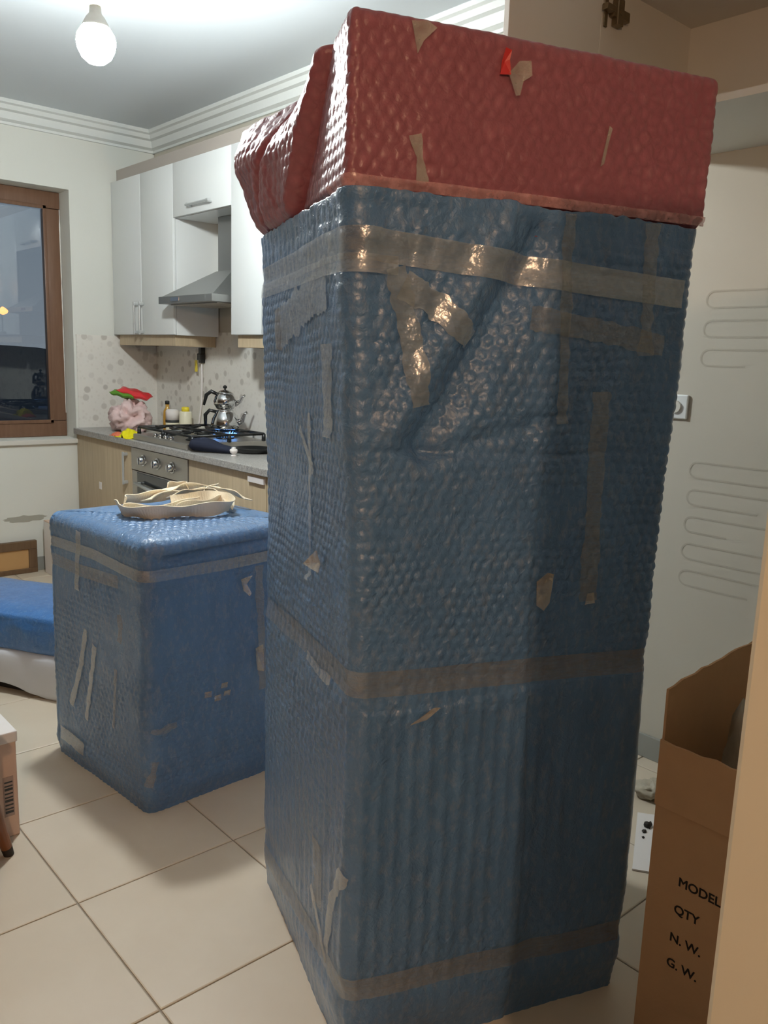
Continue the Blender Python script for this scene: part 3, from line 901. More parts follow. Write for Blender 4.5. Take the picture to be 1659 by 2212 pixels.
# plug and cord on the backsplash
xw_ = XW - .008
t = thing('plug_adapter', 'black plug adapter with yellow tag hanging on the backsplash', 'plug', (xw_ - .02, 4.59, 1.20))
MB().box(xw_ - .030, xw_, 4.572, 4.606, 1.318, 1.410, .004).box(xw_ - .036, xw_ - .004, 4.566, 4.614, 1.335, 1.375, .005).build('adapter_body', MT['black'], t)
MB().box(xw_ - .034, xw_ - .031, 4.612, 4.642, 1.265, 1.335, .001).build('tag', MT['lid_yellow'], t)
MB().tube([(xw_ - .016, 4.588, 1.32), (xw_ - .014, 4.590, 1.20), (xw_ - .012, 4.60, 1.08), (xw_ - .012, 4.63, .96), (xw_ - .014, 4.66, ZC + .004)], .006, 8).build('cord', MT['white_card'], t, smooth=True)
so = thing('wall_socket', 'small white wall socket half hidden beside the tall wrapped fridge', 'socket', (XW, 1.44, 1.22))
MB().box(XW - .012, XW, 1.405, 1.485, 1.215, 1.295, .004).build('socket_plate', MT['white_gloss'], so)
MB().tube([(XW - .020, 1.445, 1.255), (XW - .010, 1.445, 1.255)], .02, 16).build('socket_insert', MT['white_matte'], so)

# ================================================================== bulb
t = thing('hanging_bulb', 'bare glowing bulb hanging from the ceiling', 'light bulb', (BULB_POS[0], BULB_POS[1], BULB_POS[2] - .065))
bxp, byp, bzp = BULB_POS
MB().lathe([(.006, -.064), (.028, -.058), (.047, -.042), (.059, -.018), (.063, .004), (.059, .026), (.046, .046)], BULB_POS, 28).build('bulb_globe', emit_mat('bulb_glow', BULB_COLOR, BULB_STRENGTH), t, smooth=True)
MB().lathe([(.047, .046), (.045, .050), (.030, .078), (.020, .090), (.018, .112), (.014, .113)], BULB_POS, 24).build('bulb_collar', MT['white_matte'], t, smooth=True)
MB().lathe([(.022, .112), (.024, .116), (.024, .150), (.016, .162), (.006, .166)], BULB_POS, 20).build('lamp_holder', MT['cream'], t, smooth=True)
MB().tube([(bxp, byp, bzp + .16), (bxp + .004, byp, CEIL - .02)], .004, 8).build('cord', MT['cream'], t)
MB().lathe([(.040, -.03), (.045, -.02), (.045, 0)], (bxp + .004, byp, CEIL), 20).build('ceiling_rose', MT['cream'], t, smooth=True)

# hall lamp behind the camera: a warm globe pendant
hx, hy, hz = HALL_POS
t = thing('hall_pendant', 'warm globe pendant lamp in the hall', 'pendant lamp', (hx, hy, hz - .07))
MB().lathe([(.005, -.036), (.018, -.031), (.030, -.020), (.036, -.004), (.035, .010), (.028, .028), (.024, .050)], HALL_POS, 28).build('globe', emit_mat('hall_glow', HALL_COLOR, HALL_STRENGTH), t, smooth=True)
MB().lathe([(.030, .050), (.030, .080), (.010, .095)], HALL_POS, 20).build('lamp_holder', MT['black'], t, smooth=True)
MB().tube([(hx, hy, hz + .09), (hx, hy, CEIL)], .004, 8).build('cord', MT['black'], t)

# ================================================================== bubble-wrapped things
def rounded_profile(corners, rad, steps):
    """corners CCW; steps[i] = sampling along the edge that leaves corner i. Returns pts, normals, arc length, arc length at each corner"""
    n = len(corners); P = [np.array(c, float) for c in corners]
    pts, nrm, marks = [], [], []
    for i in range(n):
        a, b, c = P[i - 1], P[i], P[(i + 1) % n]
        d0 = (b - a) / np.linalg.norm(b - a); d1 = (c - b) / np.linalg.norm(c - b)
        n0 = np.array([d0[1], -d0[0]]); n1 = np.array([d1[1], -d1[0]])
        cen = b - d0 * rad + (-n0) * rad
        k0 = len(pts)
        na = 9
        a0 = math.atan2(n0[1], n0[0]); a1 = math.atan2(n1[1], n1[0])
        if a1 < a0: a1 += 2 * PI
        for k in range(na):
            th = a0 + (a1 - a0) * k / (na - 1)
            nn = np.array([math.cos(th), math.sin(th)])
            pts.append(cen + nn * rad); nrm.append(nn)
        marks.append(k0 + na // 2)
        L_ = np.linalg.norm(c - b) - 2 * rad
        m = max(1, int(round(L_ / steps[i])))
        st = b + d1 * rad
        for k in range(1, m):
            pts.append(st + d1 * L_ * k / m); nrm.append(n1)
    pts = np.array(pts); nrm = np.array(nrm)
    seg = np.linalg.norm(np.diff(np.vstack([pts, pts[:1]]), axis=0), axis=1)
    s = np.concatenate([[0], np.cumsum(seg)[:-1]])
    return pts, nrm, s, [s[m] for m in marks], seg.sum()

def grid_faces(rows, cols):
    i = np.arange(rows - 1)[:, None]; j = np.arange(cols)[None, :]
    a = i * cols + j; b = i * cols + (j + 1) % cols
    return np.stack([a, b, b + cols, a + cols], -1).reshape(-1, 4)

class Wrap:
    """a vertical wrapped body: rounded plan, displaced along its normals"""
    def __init__(self, corners, rad, steps, disp):
        self.pts, self.nrm, self.s, self.mark, self.per = rounded_profile(corners, rad, steps)
        self.disp = disp
        self.cen = self.pts.mean(0)
    def ring(self, z):
        s = self.s[None, :]; Z = np.asarray(z)[:, None]
        d = self.disp(s + 0 * Z, Z + 0 * s)
        X = self.pts[None, :, 0] + self.nrm[None, :, 0] * d
        Y = self.pts[None, :, 1] + self.nrm[None, :, 1] * d
        return X, Y, Z + 0 * X
    def at(self, s, z, off=0.0):
        s = np.asarray(s, float); z = np.asarray(z, float)
        sm = np.mod(s, self.per)
        se = np.append(self.s, self.per)
        px = np.interp(sm, se, np.append(self.pts[:, 0], self.pts[0, 0])); py = np.interp(sm, se, np.append(self.pts[:, 1], self.pts[0, 1]))
        nx = np.interp(sm, se, np.append(self.nrm[:, 0], self.nrm[0, 0])); ny = np.interp(sm, se, np.append(self.nrm[:, 1], self.nrm[0, 1]))
        d = self.disp(sm, z) + off
        return np.stack([px + nx * d, py + ny * d, z], -1)
    def strip(self, name, path, width, material, parent, off=.0025, step=.006, seed=0, ragged=0.0, nw=7):
        """tape along a path of (s, z) on the surface"""
        path = np.array(path, float)
        L_ = np.concatenate([[0], np.cumsum(np.linalg.norm(np.diff(path, axis=0), axis=1))])
        n = max(3, int(L_[-1] / step))
        q = np.linspace(0, L_[-1], n)
        S = np.interp(q, L_, path[:, 0]); Z = np.interp(q, L_, path[:, 1])
        ds, dz = np.gradient(S), np.gradient(Z)
        ln = np.hypot(ds, dz); ws, wz = -dz / ln, ds / ln
        k = np.linspace(-.5, .5, nw)
        wd = width * (1 + ragged * fbm(q * 40, q * 0 + .5, seed))
        SS = S[:, None] + ws[:, None] * k[None, :] * wd[:, None]
        ZZ = Z[:, None] + wz[:, None] * k[None, :] * wd[:, None]
        # the film bridges the bubbles: take the local maximum of the relief
        d = self.disp(np.mod(SS, self.per), ZZ)
        dd = d.copy()
        for ax in (0, 1):
            for sh in (-2, -1, 1, 2):
                dd = np.maximum(dd, np.roll(d, sh, axis=ax))
        base = self.at(SS.ravel(), ZZ.ravel(), 0.0)
        top = self.at(SS.ravel(), ZZ.ravel(), off)
        nrm = (top - base) / off
        extra = (.7 * (dd - d)).ravel()[:, None]
        top = top + nrm * extra
        bot = top - nrm * .0008
        vs = np.concatenate([top, bot]); o_ = n * nw; fs = []
        for i in range(n - 1):
            for j in range(nw - 1):
                a = i * nw + j
                fs.append((a, a + 1, a + nw + 1, a + nw)); fs.append((o_ + a, o_ + a + nw, o_ + a + nw + 1, o_ + a + 1))
        return mesh_obj(name, vs, fs, material, parent, True)
    def scrap(self, name, s, z, outline, material, parent, lift=.004, curl=.012):
        """a torn piece of film: outline points (ds, dz) lifting off towards its end"""
        top = []
        for (a, b) in outline:
            rr = math.hypot(a, b)
            top.append(self.at(np.array([s + a]), np.array([z + b]), lift + curl * min(1.0, rr / .05))[0])
        c_ = self.at(np.array([s]), np.array([z]), lift)[0]
        n = len(top)
        nv = self.at(np.array([s]), np.array([z]), lift + .001)[0] - c_
        vs = [c_] + top; vs2 = [v - nv for v in vs]
        fs = [(0, 1 + k, 1 + (k + 1) % n) for k in range(n)]
        fs += [(n + 1, n + 2 + (k + 1) % n, n + 2 + k) for k in range(n)]
        fs += [(1 + k, n + 2 + k, n + 2 + (k + 1) % n, 1 + (k + 1) % n) for k in range(n)]
        return mesh_obj(name, np.array(vs + vs2), fs, material, parent, False)

# ---- the tall fridge
FN, FR, FL = np.array([.901, 1.081]), np.array([1.527, .861]), np.array([1.115, 1.689])
FB = FR + FL - FN
FRAD = .022
P_F = .023
_p, _n, _s, _mk, _per = rounded_profile([FB, FL, FN, FR], FRAD, [.02, .0036, .0036, .02])
S_L, S_N, S_R = _mk[1], _mk[2], _mk[3]
print('fridge s marks', S_L, S_N, S_R, _per)

def front_u(s): return s - S_N          # distance along the front from the near corner
def left_v(s): return S_N - s           # distance along the left side from the near corner

def seg_dist(a, b, p0, p1):
    """signed distance to the line p0-p1 (positive right of it) and the parameter along it"""
    dx, dz = p1[0] - p0[0], p1[1] - p0[1]; L_ = math.hypot(dx, dz)
    tt = ((a - p0[0]) * dx + (b - p0[1]) * dz) / L_ ** 2
    sd = ((a - p0[0]) * dz - (b - p0[1]) * dx) / L_
    return sd, tt

def fridge_disp(s, z):
    u = front_u(s); v = left_v(s)
    on_front = smooth01(u / .03) * smooth01((S_R - s) / .03)
    on_left = smooth01(v / .03)
    # bubbles fade into upright pleats lower down
    wb = smooth01((z - .62) / .30) + .45 * smooth01((.42 - z) / .25)
    wb = np.where(u < 0, .42 * smooth01((z - .25) / .5) + .20, wb)
    wb = wb * (1 - .55 * smooth01((z - 1.57) / .04))
    warp = .018 * fbm(s * 5, z * 2.2, 3) + .007 * fbm(s * 14, z * 12, 8)
    bub = bubbles(s + warp, z + .016 * fbm(s * 6, z * 6, 5) + .006 * fbm(s * 17, z * 15, 6), P_F)
    keep = smooth01((fbm(s * 9, z * 9, 21) + .35) / .5)
    d = .0042 * bub * wb * (.5 + .5 * keep)
    wr = smooth01((.95 - z) / .3) * (1 - .5 * smooth01((.30 - z) / .2)) + .5 * smooth01((z - 1.45) / .15)
    rib = (.5 + .5 * np.cos(2 * PI * (s + .006 * fbm(s * 7, z * 3, 14)) / .034))
    d = d + .0022 * rib ** 1.4 * wr * (.5 + 1.0 * (fbm(s * 6, z * 4, 33) + .5))
    d = d + .008 * fbm(s * 3.2, z * 2.0, 40, 3) + .0035 * fbm(s * 15, z * 11, 44, 3)
    # crumpled zone under the top tape, left part of the front
    cz = smooth01((z - 1.18) / .12) * smooth01((1.66 - z) / .05) * smooth01((u + .05) / .05) * smooth01((.45 - u) / .1)
    rdg = 1 - 2 * np.abs(fbm(s * 19, z * 13, 52, 3))
    d = d + cz * .0055 * rdg
    # the long slanting fold, and the crease it runs into
    sd, tt = seg_dist(u, z, (.345, 1.625), (.095, 1.205))
    m = smooth01(tt / .08) * smooth01((1.02 - tt) / .08) * on_front
    d = d - m * .027 * np.exp(-(sd / .036) ** 2) + m * .012 * np.exp(-((sd - .062) / .030) ** 2)
    sd, tt = seg_dist(u, z, (.095, 1.205), (.39, 1.285))
    m = smooth01(tt / .06) * smooth01((1.05 - tt) / .1) * on_front
    d = d - m * .009 * np.exp(-(sd / .016) ** 2)
    # upright overlap of two sheets on the front
    d = d + on_front * .004 * smooth01((.372 + .012 * np.sin(z * 5) - u) / .008)
    # level overlaps
    zz = 1.222 + .02 * fbm(s * 4, s * 0 + .5, 60)
    d = d - on_front * .004 * np.exp(-((z - zz) / .006) ** 2)
    zz = .742 + .02 * fbm(s * 4, s * 0 + 3.5, 61) + .03 * np.clip(u, 0, 1)
    d = d + on_front * .004 * smooth01((zz - z) / .006) * smooth01((z - zz + .10) / .09)
    # tapes pull the wrap in
    for z0 in (1.545, .785, .150):
        d = d - .004 * np.exp(-((z - z0) / .03) ** 2)
    # skirt leaning out at the foot, corner pinched
    d = d - .012 * smooth01((.10 - z) / .10)
    d = d - .020 * smooth01((.24 - z) / .2) * np.exp(-(u / .05) ** 2)
    # the packing is fuller towards the top
    full = smooth01((z - .9) / .7)
    d = d + full * (.004 + .028 * smooth01((v + .02) / .03) * (1 - .75 * np.clip(v / .64, 0, 1))) * (s < S_R)
    d = d + full * .016 * smooth01((s - S_R + .02) / .03)
    # top hem
    d = d + .004 * smooth01((z - 1.60) / .04)
    return d

fridge = thing('wrapped_refrigerator', 'tall refrigerator wrapped in blue bubble wrap with a red bubble wrap top', 'wrapped appliance', ((FN + FB)[0] / 2, (FN + FB)[1] / 2, 0))
FW = Wrap([FB, FL, FN, FR], FRAD, [.02, .0036, .0036, .02], fridge_disp)
zr = np.concatenate([np.arange(0.0, 1.640, .0037), [1.640]])
X, Y, Z = FW.ring(zr)
# the upper hem runs a little uneven
hem = 1.644 + .010 * fbm(FW.s * 9, FW.s * 0 + .3, 71) + .004 * fbm(FW.s * 60, FW.s * 0 + .3, 72)
Z = Z * (1 + smooth01((Z - 1.45) / .19) * ((hem / 1.640)[None, :] - 1))
rows, cols = X.shape
vs = np.stack([X, Y, Z], -1).reshape(-1, 3)
fs = grid_faces(rows, cols)
# hem turned inwards
inn = np.stack([X[-1] - FW.nrm[:, 0] * .006, Y[-1] - FW.nrm[:, 1] * .006, Z[-1] - .002], -1)
vs = np.concatenate([vs, inn])
a = (rows - 1) * cols + np.arange(cols); b = (rows - 1) * cols + (np.arange(cols) + 1) % cols
fs = np.concatenate([fs, np.stack([a, b, b + cols, a + cols], -1)])
blue_wrap = mesh_obj('blue_wrap', vs, fs, MT['blue'], fridge, True)

# ---- the red top
FU, FV = np.array([.943, -.332]), np.array([.332, .943])
R_CORN = [FB + FU * .034, FL - FU * .006, FN - FU * .036 - FV * .004, FR + FU * .034 - FV * .004]
_p, _n, _s, _mkr, _perr = rounded_profile(R_CORN, FRAD * .8, [.02, .0040, .0040, .02])
R_L, R_N, R_R = _mkr[1], _mkr[2], _mkr[3]
def red_disp(s, z):
    u = s - R_N; v = R_N - s
    d = .000 + .0022 * bubbles(s + .006 * fbm(s * 6, z * 6, 90), z, .024) + .006 * fbm(s * 3, z * 3, 91, 3) + .0025 * fbm(s * 14, z * 12, 92, 3)
    # left side: a folded flap standing proud behind a deep crease
    vc = .135 + (1.925 - z) * .80
    left = smooth01(v / .02) * smooth01((.64 - v) / .02)
    beyond = smooth01((v - vc + .002) / .022)
    bulge = np.sin(PI * np.clip((z - 1.60) / .33, 0, 1)) ** .8
    d = d - .012 * smooth01((1.80 - z) / .15) * smooth01((s - R_R + .01) / .02)
    # the front sheet turns in towards the crease, the flap behind it leans back at the top
    d = d - .016 * np.clip(v / vc, 0, 1) * (v > 0) * (v < vc)
    d = d - left * beyond * .40 * np.clip(z - 1.775, 0, .2) * smooth01((v - vc - .02) / .16)
    low = smooth01((1.925 - z) / .14) * smooth01((z - 1.60) / .10)
    d = d + left * beyond * low * (.016 + .018 * smooth01((v - vc) / .2))
    d = d - smooth01((v - .03) / .03) * .022 * np.exp(-((v - vc + .008) / .011) ** 2)
    rumple = 1 - 2 * np.abs(fbm(s * 17, z * 8 + s * 8, 95, 3))
    d = d + left * beyond * .005 * rumple
    # towards the far edge the flap swells beyond the corner
    far = smooth01((v - .34) / .28) * smooth01((z - 1.665) / .19) * smooth01((1.97 - z) / .06)
    d = d + far * .062
    # a slight second pleat on the flap
    d = d - left * beyond * .010 * np.exp(-((v - vc - .20) / .012) ** 2)
    # tucked under the blue hem
    d = d - .020 * smooth01((1.662 - z) / .03)
    return d
RW = Wrap(R_CORN, FRAD * .8, [.02, .0040, .0040, .02], red_disp)
def red_top(s):
    v = R_N - s
    return 1.913 - .042 * smooth01(v / .64) * (v > 0) + .006 * fbm(s * 8, s * 0 + .7, 97)
zt1 = red_top(RW.s)
q = np.linspace(0, 1, 82)
zz = 1.60 + (zt1[None, :] - .014 - 1.60) * q[:, None]
sg = RW.s[None, :] + 0 * zz
d = red_disp(sg, zz)
X = RW.pts[None, :, 0] + RW.nrm[None, :, 0] * d; Y = RW.pts[None, :, 1] + RW.nrm[None, :, 1] * d
Xs, Ys, Zs = [X], [Y], [zz]
for th in (25, 50, 75, 90):
    cc, ss = math.cos(math.radians(th)), math.sin(math.radians(th))
    Xs.append((X[-1] - RW.nrm[:, 0] * .014 * (1 - cc))[None]); Ys.append((Y[-1] - RW.nrm[:, 1] * .014 * (1 - cc))[None]); Zs.append((zt1 - .014 + .014 * ss)[None])
bx_, by_ = Xs[-1][0], Ys[-1][0]
for k in np.linspace(.08, .98, 22):
    xx, yy = bx_ + (RW.cen[0] - bx_) * k, by_ + (RW.cen[1] - by_) * k
    Xs.append(xx[None]); Ys.append(yy[None]); Zs.append((zt1 + (1.915 - zt1) * k + .012 * fbm(xx * 7, yy * 7, 98) * min(1, k * 4) - .004 * k)[None])
X, Y, Z = np.concatenate(Xs), np.concatenate(Ys), np.concatenate(Zs)
red_wrap = mesh_obj('red_wrap', np.stack([X, Y, Z], -1).reshape(-1, 3), grid_faces(*X.shape), MT['red'], fridge, True)

# tapes round the fridge: each a part; s positions from the near corner
def fs_(u): return S_N + u
def rs_(u): return R_N + .036 + u
def around(z_far, z_near, z_right): return [(S_L + .02, z_far), (fs_(-.10), (z_near)), (fs_(0), z_near), (fs_(.30), (z_near * .5 + z_right * .5)), (S_R - .012, z_right)]
FW.strip('packing_tape', around(1.545, 1.560, 1.518), .052, MT['tape'], fridge, seed=1)
FW.strip('packing_tape', [(S_L + .02, 1.520), (fs_(-.1), 1.530), (fs_(.05), 1.528)], .030, MT['tape'], fridge, seed=2, off=.004)
FW.strip('packing_tape', around(.770, .800, .780), .050, MT['tape_faint'], fridge, seed=3)
FW.strip('packing_tape', around(.100, .175, .150), .048, MT['tape_faint'], fridge, seed=4)
FW.strip('packing_tape', [(fs_(.045), 1.525), (fs_(.075), 1.42), (fs_(.098), 1.300)], .042, MT['tape'], fridge, seed=5, ragged=.5)
FW.strip('packing_tape', [(fs_(.06), 1.500), (fs_(.12), 1.47), (fs_(.19), 1.415)], .045, MT['tape'], fridge, seed=6, ragged=.5)
FW.strip('packing_tape', [(fs_(.31), 1.458), (fs_(.46), 1.442), (fs_(.61), 1.420)], .040, MT['tape_faint'], fridge, seed=7, ragged=.4)
FW.strip('packing_tape', [(fs_(.478), 1.330), (fs_(.482), 1.12), (fs_(.486), .920)], .040, MT['tape_faint'], fridge, seed=8, ragged=.5)
FW.strip('packing_tape', [(fs_(.376), 1.640), (fs_(.384), 1.44), (fs_(.392), 1.27)], .022, MT['tape_faint'], fridge, seed=9, ragged=.6)
FW.strip('packing_tape', [(fs_(-.098), 1.40), (fs_(-.095), 1.30), (fs_(-.095), 1.235)], .055, MT['tape'], fridge, seed=10, ragged=.6)
FW.strip('packing_tape', [(fs_(-.235), 1.27), (fs_(-.245), 1.10), (fs_(-.25), .93)], .016, MT['tape'], fridge, seed=11, ragged=.8)
FW.strip('packing_tape', [(fs_(-.45), 1.43), (fs_(-.28), 1.47), (fs_(-.09), 1.505)], .085, MT['tape'], fridge, seed=12, ragged=.5)
FW.strip('packing_tape', [(fs_(-.305), 1.235), (fs_(-.215), 1.155)], .016, MT['tape'], fridge, seed=13, ragged=.4)
FW.strip('packing_tape', [(fs_(-.16), .40), (fs_(-.15), .31), (fs_(-.15), .26)], .045, MT['tape_faint'], fridge, seed=14, ragged=.7)
FW.strip('packing_tape', [(fs_(-.01), .42), (fs_(-.06), .33), (fs_(-.09), .20)], .030, MT['tape'], fridge, seed=15, ragged=.7)
FW.strip('packing_tape', [(fs_(-.20), .275), (fs_(-.13), .21), (fs_(-.10), .16)], .022, MT['tape'], fridge, seed=16, ragged=.3)
FW.strip('packing_tape', [(fs_(-.25), .77), (fs_(-.16), .765), (fs_(-.10), .77)], .020, MT['tape'], fridge, seed=17, ragged=.5, off=.006)
FW.strip('packing_tape', [(fs_(.56), 1.64), (fs_(.565), 1.50), (fs_(.57), 1.40)], .030, MT['tape_faint'], fridge, seed=18, ragged=.7)
RW.strip('hem_tape', [(rs_(-.13), 1.650), (rs_(-.036), 1.656), (rs_(.30), 1.656), (R_R - .01, 1.654)], .017, MT['pink_edge'], fridge, off=.006, seed=19, ragged=.2)
RW.strip('packing_tape', [(rs_(.075), 1.735), (rs_(.085), 1.70), (rs_(.092), 1.662)], .016, MT['scrap'], fridge, seed=20, ragged=.9)
RW.scrap('tape_scrap', rs_(.232), 1.868, [(-.010, -.022), (.010, -.020), (.008, .004), (.010, .018), (-.002, .020), (-.006, .0)], MT['scrap_red'], fridge)
RW.scrap('tape_scrap', rs_(.256), 1.852, [(-.018, -.002), (-.004, -.036), (.004, -.034), (.012, -.010), (.026, .0), (.022, .022), (.002, .020)], MT['scrap'], fridge)
RW.scrap('tape_scrap', rs_(.08), 1.886, [(-.018, .016), (-.006, -.030), (.004, -.010), (.026, .012), (.01, .02)], MT['scrap'], fridge, curl=.003)
RW.scrap('tape_scrap', rs_(.445), 1.765, [(-.012, -.040), (-.004, -.034), (.002, .0), (.008, .026), (.002, .030)], MT['scrap'], fridge, curl=.003)
FW.scrap('tape_scrap', fs_(-.174), .985, [(-.05, -.014), (.02, -.016), (.018, .0), (.012, .026), (.002, .024)], MT['scrap'], fridge, curl=.02)
FW.scrap('tape_scrap', fs_(.380), .955, [(-.014, -.034), (.0, -.044), (.014, -.030), (.020, .026), (.006, .03), (-.014, .012)], MT['scrap'], fridge, curl=.01)
FW.scrap('tape_scrap', fs_(.135), .728, [(-.03, -.012), (.006, -.008), (.035, .012), (.02, .014)], MT['scrap'], fridge, curl=.006)
FW.scrap('tape_scrap', fs_(.49), .925, [(-.01, -.012), (.012, -.010), (.008, .012), (-.006, .01)], MT['scrap'], fridge, curl=.003)

# ---- the low wrapped appliance (washing-machine size)
WX_0, WX_1, WY_0, WY_1, WH = .985, 1.590, 2.165, 2.765, .850
WRAD = .034
w_corners = [(1.565, 2.785), (.962, 2.762), (1.018, 2.160), (1.618, 2.185)]
_p, _n, _s, _mk, _per2 = rounded_profile(w_corners, WRAD, [.02, .0055, .0055, .02])
W_L, W_N, W_R = _mk[1], _mk[2], _mk[3]
def wm_disp(s, z):
    d = .0034 * bubbles(s + .006 * fbm(s * 6, z * 6, 130), z, .024) * smooth01((fbm(s * 8, z * 8, 135) + .4) / .5) + .010 * fbm(s * 2.6, z * 2.4, 131, 3) + .003 * fbm(s * 14, z * 12, 132, 3)
    for z0 in (.755, .68, .10):
        d = d - .003 * np.exp(-((z - z0) / .025) ** 2)
    u = s - W_N
    # lid sheet folded over the top: a lip with a crease under it on the right-hand face
    lip = smooth01((u - .02) / .06)
    zc = .790 + .045 * np.clip(u, 0, .6)
    d = d + lip * .014 * smooth01((z - zc) / .012) - lip * .012 * np.exp(-((z - zc + .010) / .010) ** 2)
    d = d - .010 * smooth01((.06 - z) / .06)
    return d
wm = thing('wrapped_washing_machine', 'low boxy appliance wrapped in blue bubble wrap with a strap on top', 'wrapped appliance', ((WX_0 + WX_1) / 2, (WY_0 + WY_1) / 2, 0))
WW = Wrap(w_corners, WRAD, [.02, .0055, .0055, .02], wm_disp)
TR = .040
zr = np.arange(0, WH - TR + .001, .0055)
X, Y, Z = WW.ring(zr)
Xs, Ys, Zs = [X], [Y], [Z]
for th in np.linspace(12, 90, 8):
    cc, ss = math.cos(math.radians(th)), math.sin(math.radians(th))
    Xs.append((X[-1] - WW.nrm[:, 0] * TR * (1 - cc))[None]); Ys.append((Y[-1] - WW.nrm[:, 1] * TR * (1 - cc))[None]); Zs.append(np.full((1, X.shape[1]), zr[-1] + TR * ss))
bx_, by_ = Xs[-1][0], Ys[-1][0]
for k in np.linspace(.02, .985, 56):
    xx, yy = bx_ + (WW.cen[0] - bx_) * k, by_ + (WW.cen[1] - by_) * k
    e = min(1, k * 6)
    zz = zr[-1] + TR + .012 * (1 - (1 - k) ** 2) + e * (.0042 * bubbles(xx + .004 * fbm(xx * 8, yy * 8, 150), yy, .026) + .008 * fbm(xx * 6, yy * 6, 151, 3))
    Xs.append(xx[None]); Ys.append(yy[None]); Zs.append(zz[None])
X, Y, Z = np.concatenate(Xs), np.concatenate(Ys), np.concatenate(Zs)
mesh_obj('blue_wrap', np.stack([X, Y, Z], -1).reshape(-1, 3), grid_faces(*X.shape), MT['blue'], wm, True)
def ws_(u): return W_N + u
WW.strip('packing_tape', [(ws_(-.56), .752), (ws_(-.30), .757), (ws_(0), .742), (ws_(.30), .742), (ws_(.56), .752)], .034, MT['tape'], wm, seed=31)
WW.strip('packing_tape', [(ws_(-.56), .692), (ws_(-.35), .690), (ws_(-.13), .700)], .040, MT['tape_faint'], wm, seed=32)
WW.strip('packing_tape', [(ws_(-.37), .815), (ws_(-.385), .70), (ws_(-.39), .62)], .030, MT['tape'], wm, seed=33, ragged=.4)
WW.strip('packing_tape', [(ws_(-.345), .50), (ws_(-.40), .33), (ws_(-.46), .21)], .024, MT['tape'], wm, seed=34, ragged=.6)
WW.strip('packing_tape', [(ws_(-.29), .46), (ws_(-.325), .32), (ws_(-.355), .19)], .024, MT['tape'], wm, seed=35, ragged=.6)
WW.strip('packing_tape', [(ws_(-.16), .42), (ws_(-.17), .30), (ws_(-.18), .22)], .014, MT['tape_faint'], wm, seed=36, ragged=.6)
WW.strip('packing_tape', [(ws_(-.54), .085), (ws_(-.46), .085), (ws_(-.38), .075)], .045, MT['tape'], wm, seed=37, ragged=.2)
WW.strip('packing_tape', [(ws_(-.13), .60), (ws_(-.125), .56), (ws_(-.135), .51)], .026, MT['tape_faint'], wm, seed=38, ragged=.8)
WW.strip('packing_tape', [(ws_(.01), .27), (ws_(.03), .262), (ws_(.09), .27)], .020, MT['tape_faint'], wm, seed=39, ragged=.8)
WW.strip('packing_tape', [(ws_(.02), .17), (ws_(.012), .13), (ws_(.0), .09)], .022, MT['tape_faint'], wm, seed=40, ragged=.8)
WW.strip('packing_tape', [(ws_(.39), .72), (ws_(.40), .50), (ws_(.41), .30)], .030, MT['tape_faint'], wm, seed=41, ragged=.6)
WW.scrap('tape_scrap', ws_(.33), .668, [(-.020, .022), (-.006, -.018), (.010, -.036), (.018, -.028), (.010, .0), (.02, .03), (.0, .024)], MT['scrap'], wm, curl=.03)
WW.scrap('tape_scrap', ws_(.385), .43, [(-.014, -.05), (.012, -.06), (.02, .0), (.012, .03), (-.014, .02)], MT['scrap'], wm, curl=.02)
for (a, b, k) in ((.20, .335, 0), (.26, .35, 1), (.235, .315, 2), (.27, .322, 3)):
    WW.scrap('tape_scrap', ws_(a), b, [(-.012, -.008), (.012, -.010), (.014, .008), (-.010, .009)], MT['scrap'], wm, curl=.002, lift=.002)

# ---- the carrying strap on top of it
zs = WH + .033
def loop(pts, closed=False, n=10):
    """Catmull-Rom through pts"""
    P = [Vector(p) for p in pts]
    out = []
    m = len(P)
    rngs = range(m if closed else m - 1)
    for i in rngs:
        p0, p1, p2, p3 = (P[(i + k) % m] if closed else P[min(max(i + k, 0), m - 1)] for k in (-1, 0, 1, 2))
        for k in range(n):
            tt = k / n
            out.append(.5 * ((2 * p1) + (p2 - p0) * tt + (2 * p0 - 5 * p1 + 4 * p2 - p3) * tt ** 2 + (3 * p1 - p0 - 3 * p2 + p3) * tt ** 3))
    out.append(P[0] if closed else P[-1])
    return out
st = MB()
def lay(pts, tilt0, tilt1, width=.050, closed=False):
    pp_ = loop(pts, closed)
    n = len(pp_); wv = []
    for i in range(n):
        tg = (pp_[min(i + 1, n - 1)] - pp_[max(i - 1, 0)]).normalized()
        sd = tg.cross(Vector((0, 0, 1))).normalized()
        a = tilt0 + (tilt1 - tilt0) * i / (n - 1) + .25 * math.sin(i * .35)
        wv.append(sd * math.cos(a) + Vector((0, 0, 1)) * math.sin(a))
    st.ribbon(pp_, wv, width, .003)
lay([(1.115, 2.54, zs), (1.10, 2.46, zs - .002), (1.14, 2.375, zs), (1.22, 2.345, zs + .002), (1.32, 2.325, zs + .003), (1.40, 2.33, zs + .006), (1.43, 2.39, zs + .012), (1.40, 2.45, zs + .016), (1.33, 2.47, zs + .010)], 1.0, 1.2)
lay([(1.13, 2.53, zs + .004), (1.17, 2.60, zs + .004), (1.26, 2.62, zs + .006), (1.36, 2.60, zs + .010), (1.44, 2.56, zs + .016)], 1.2, .7)
lay([(1.12, 2.50, zs + .002), (1.17, 2.46, zs), (1.26, 2.44, zs), (1.34, 2.47, zs + .006), (1.42, 2.53, zs + .016), (1.50, 2.60, zs + .020)], .5, 1.1)
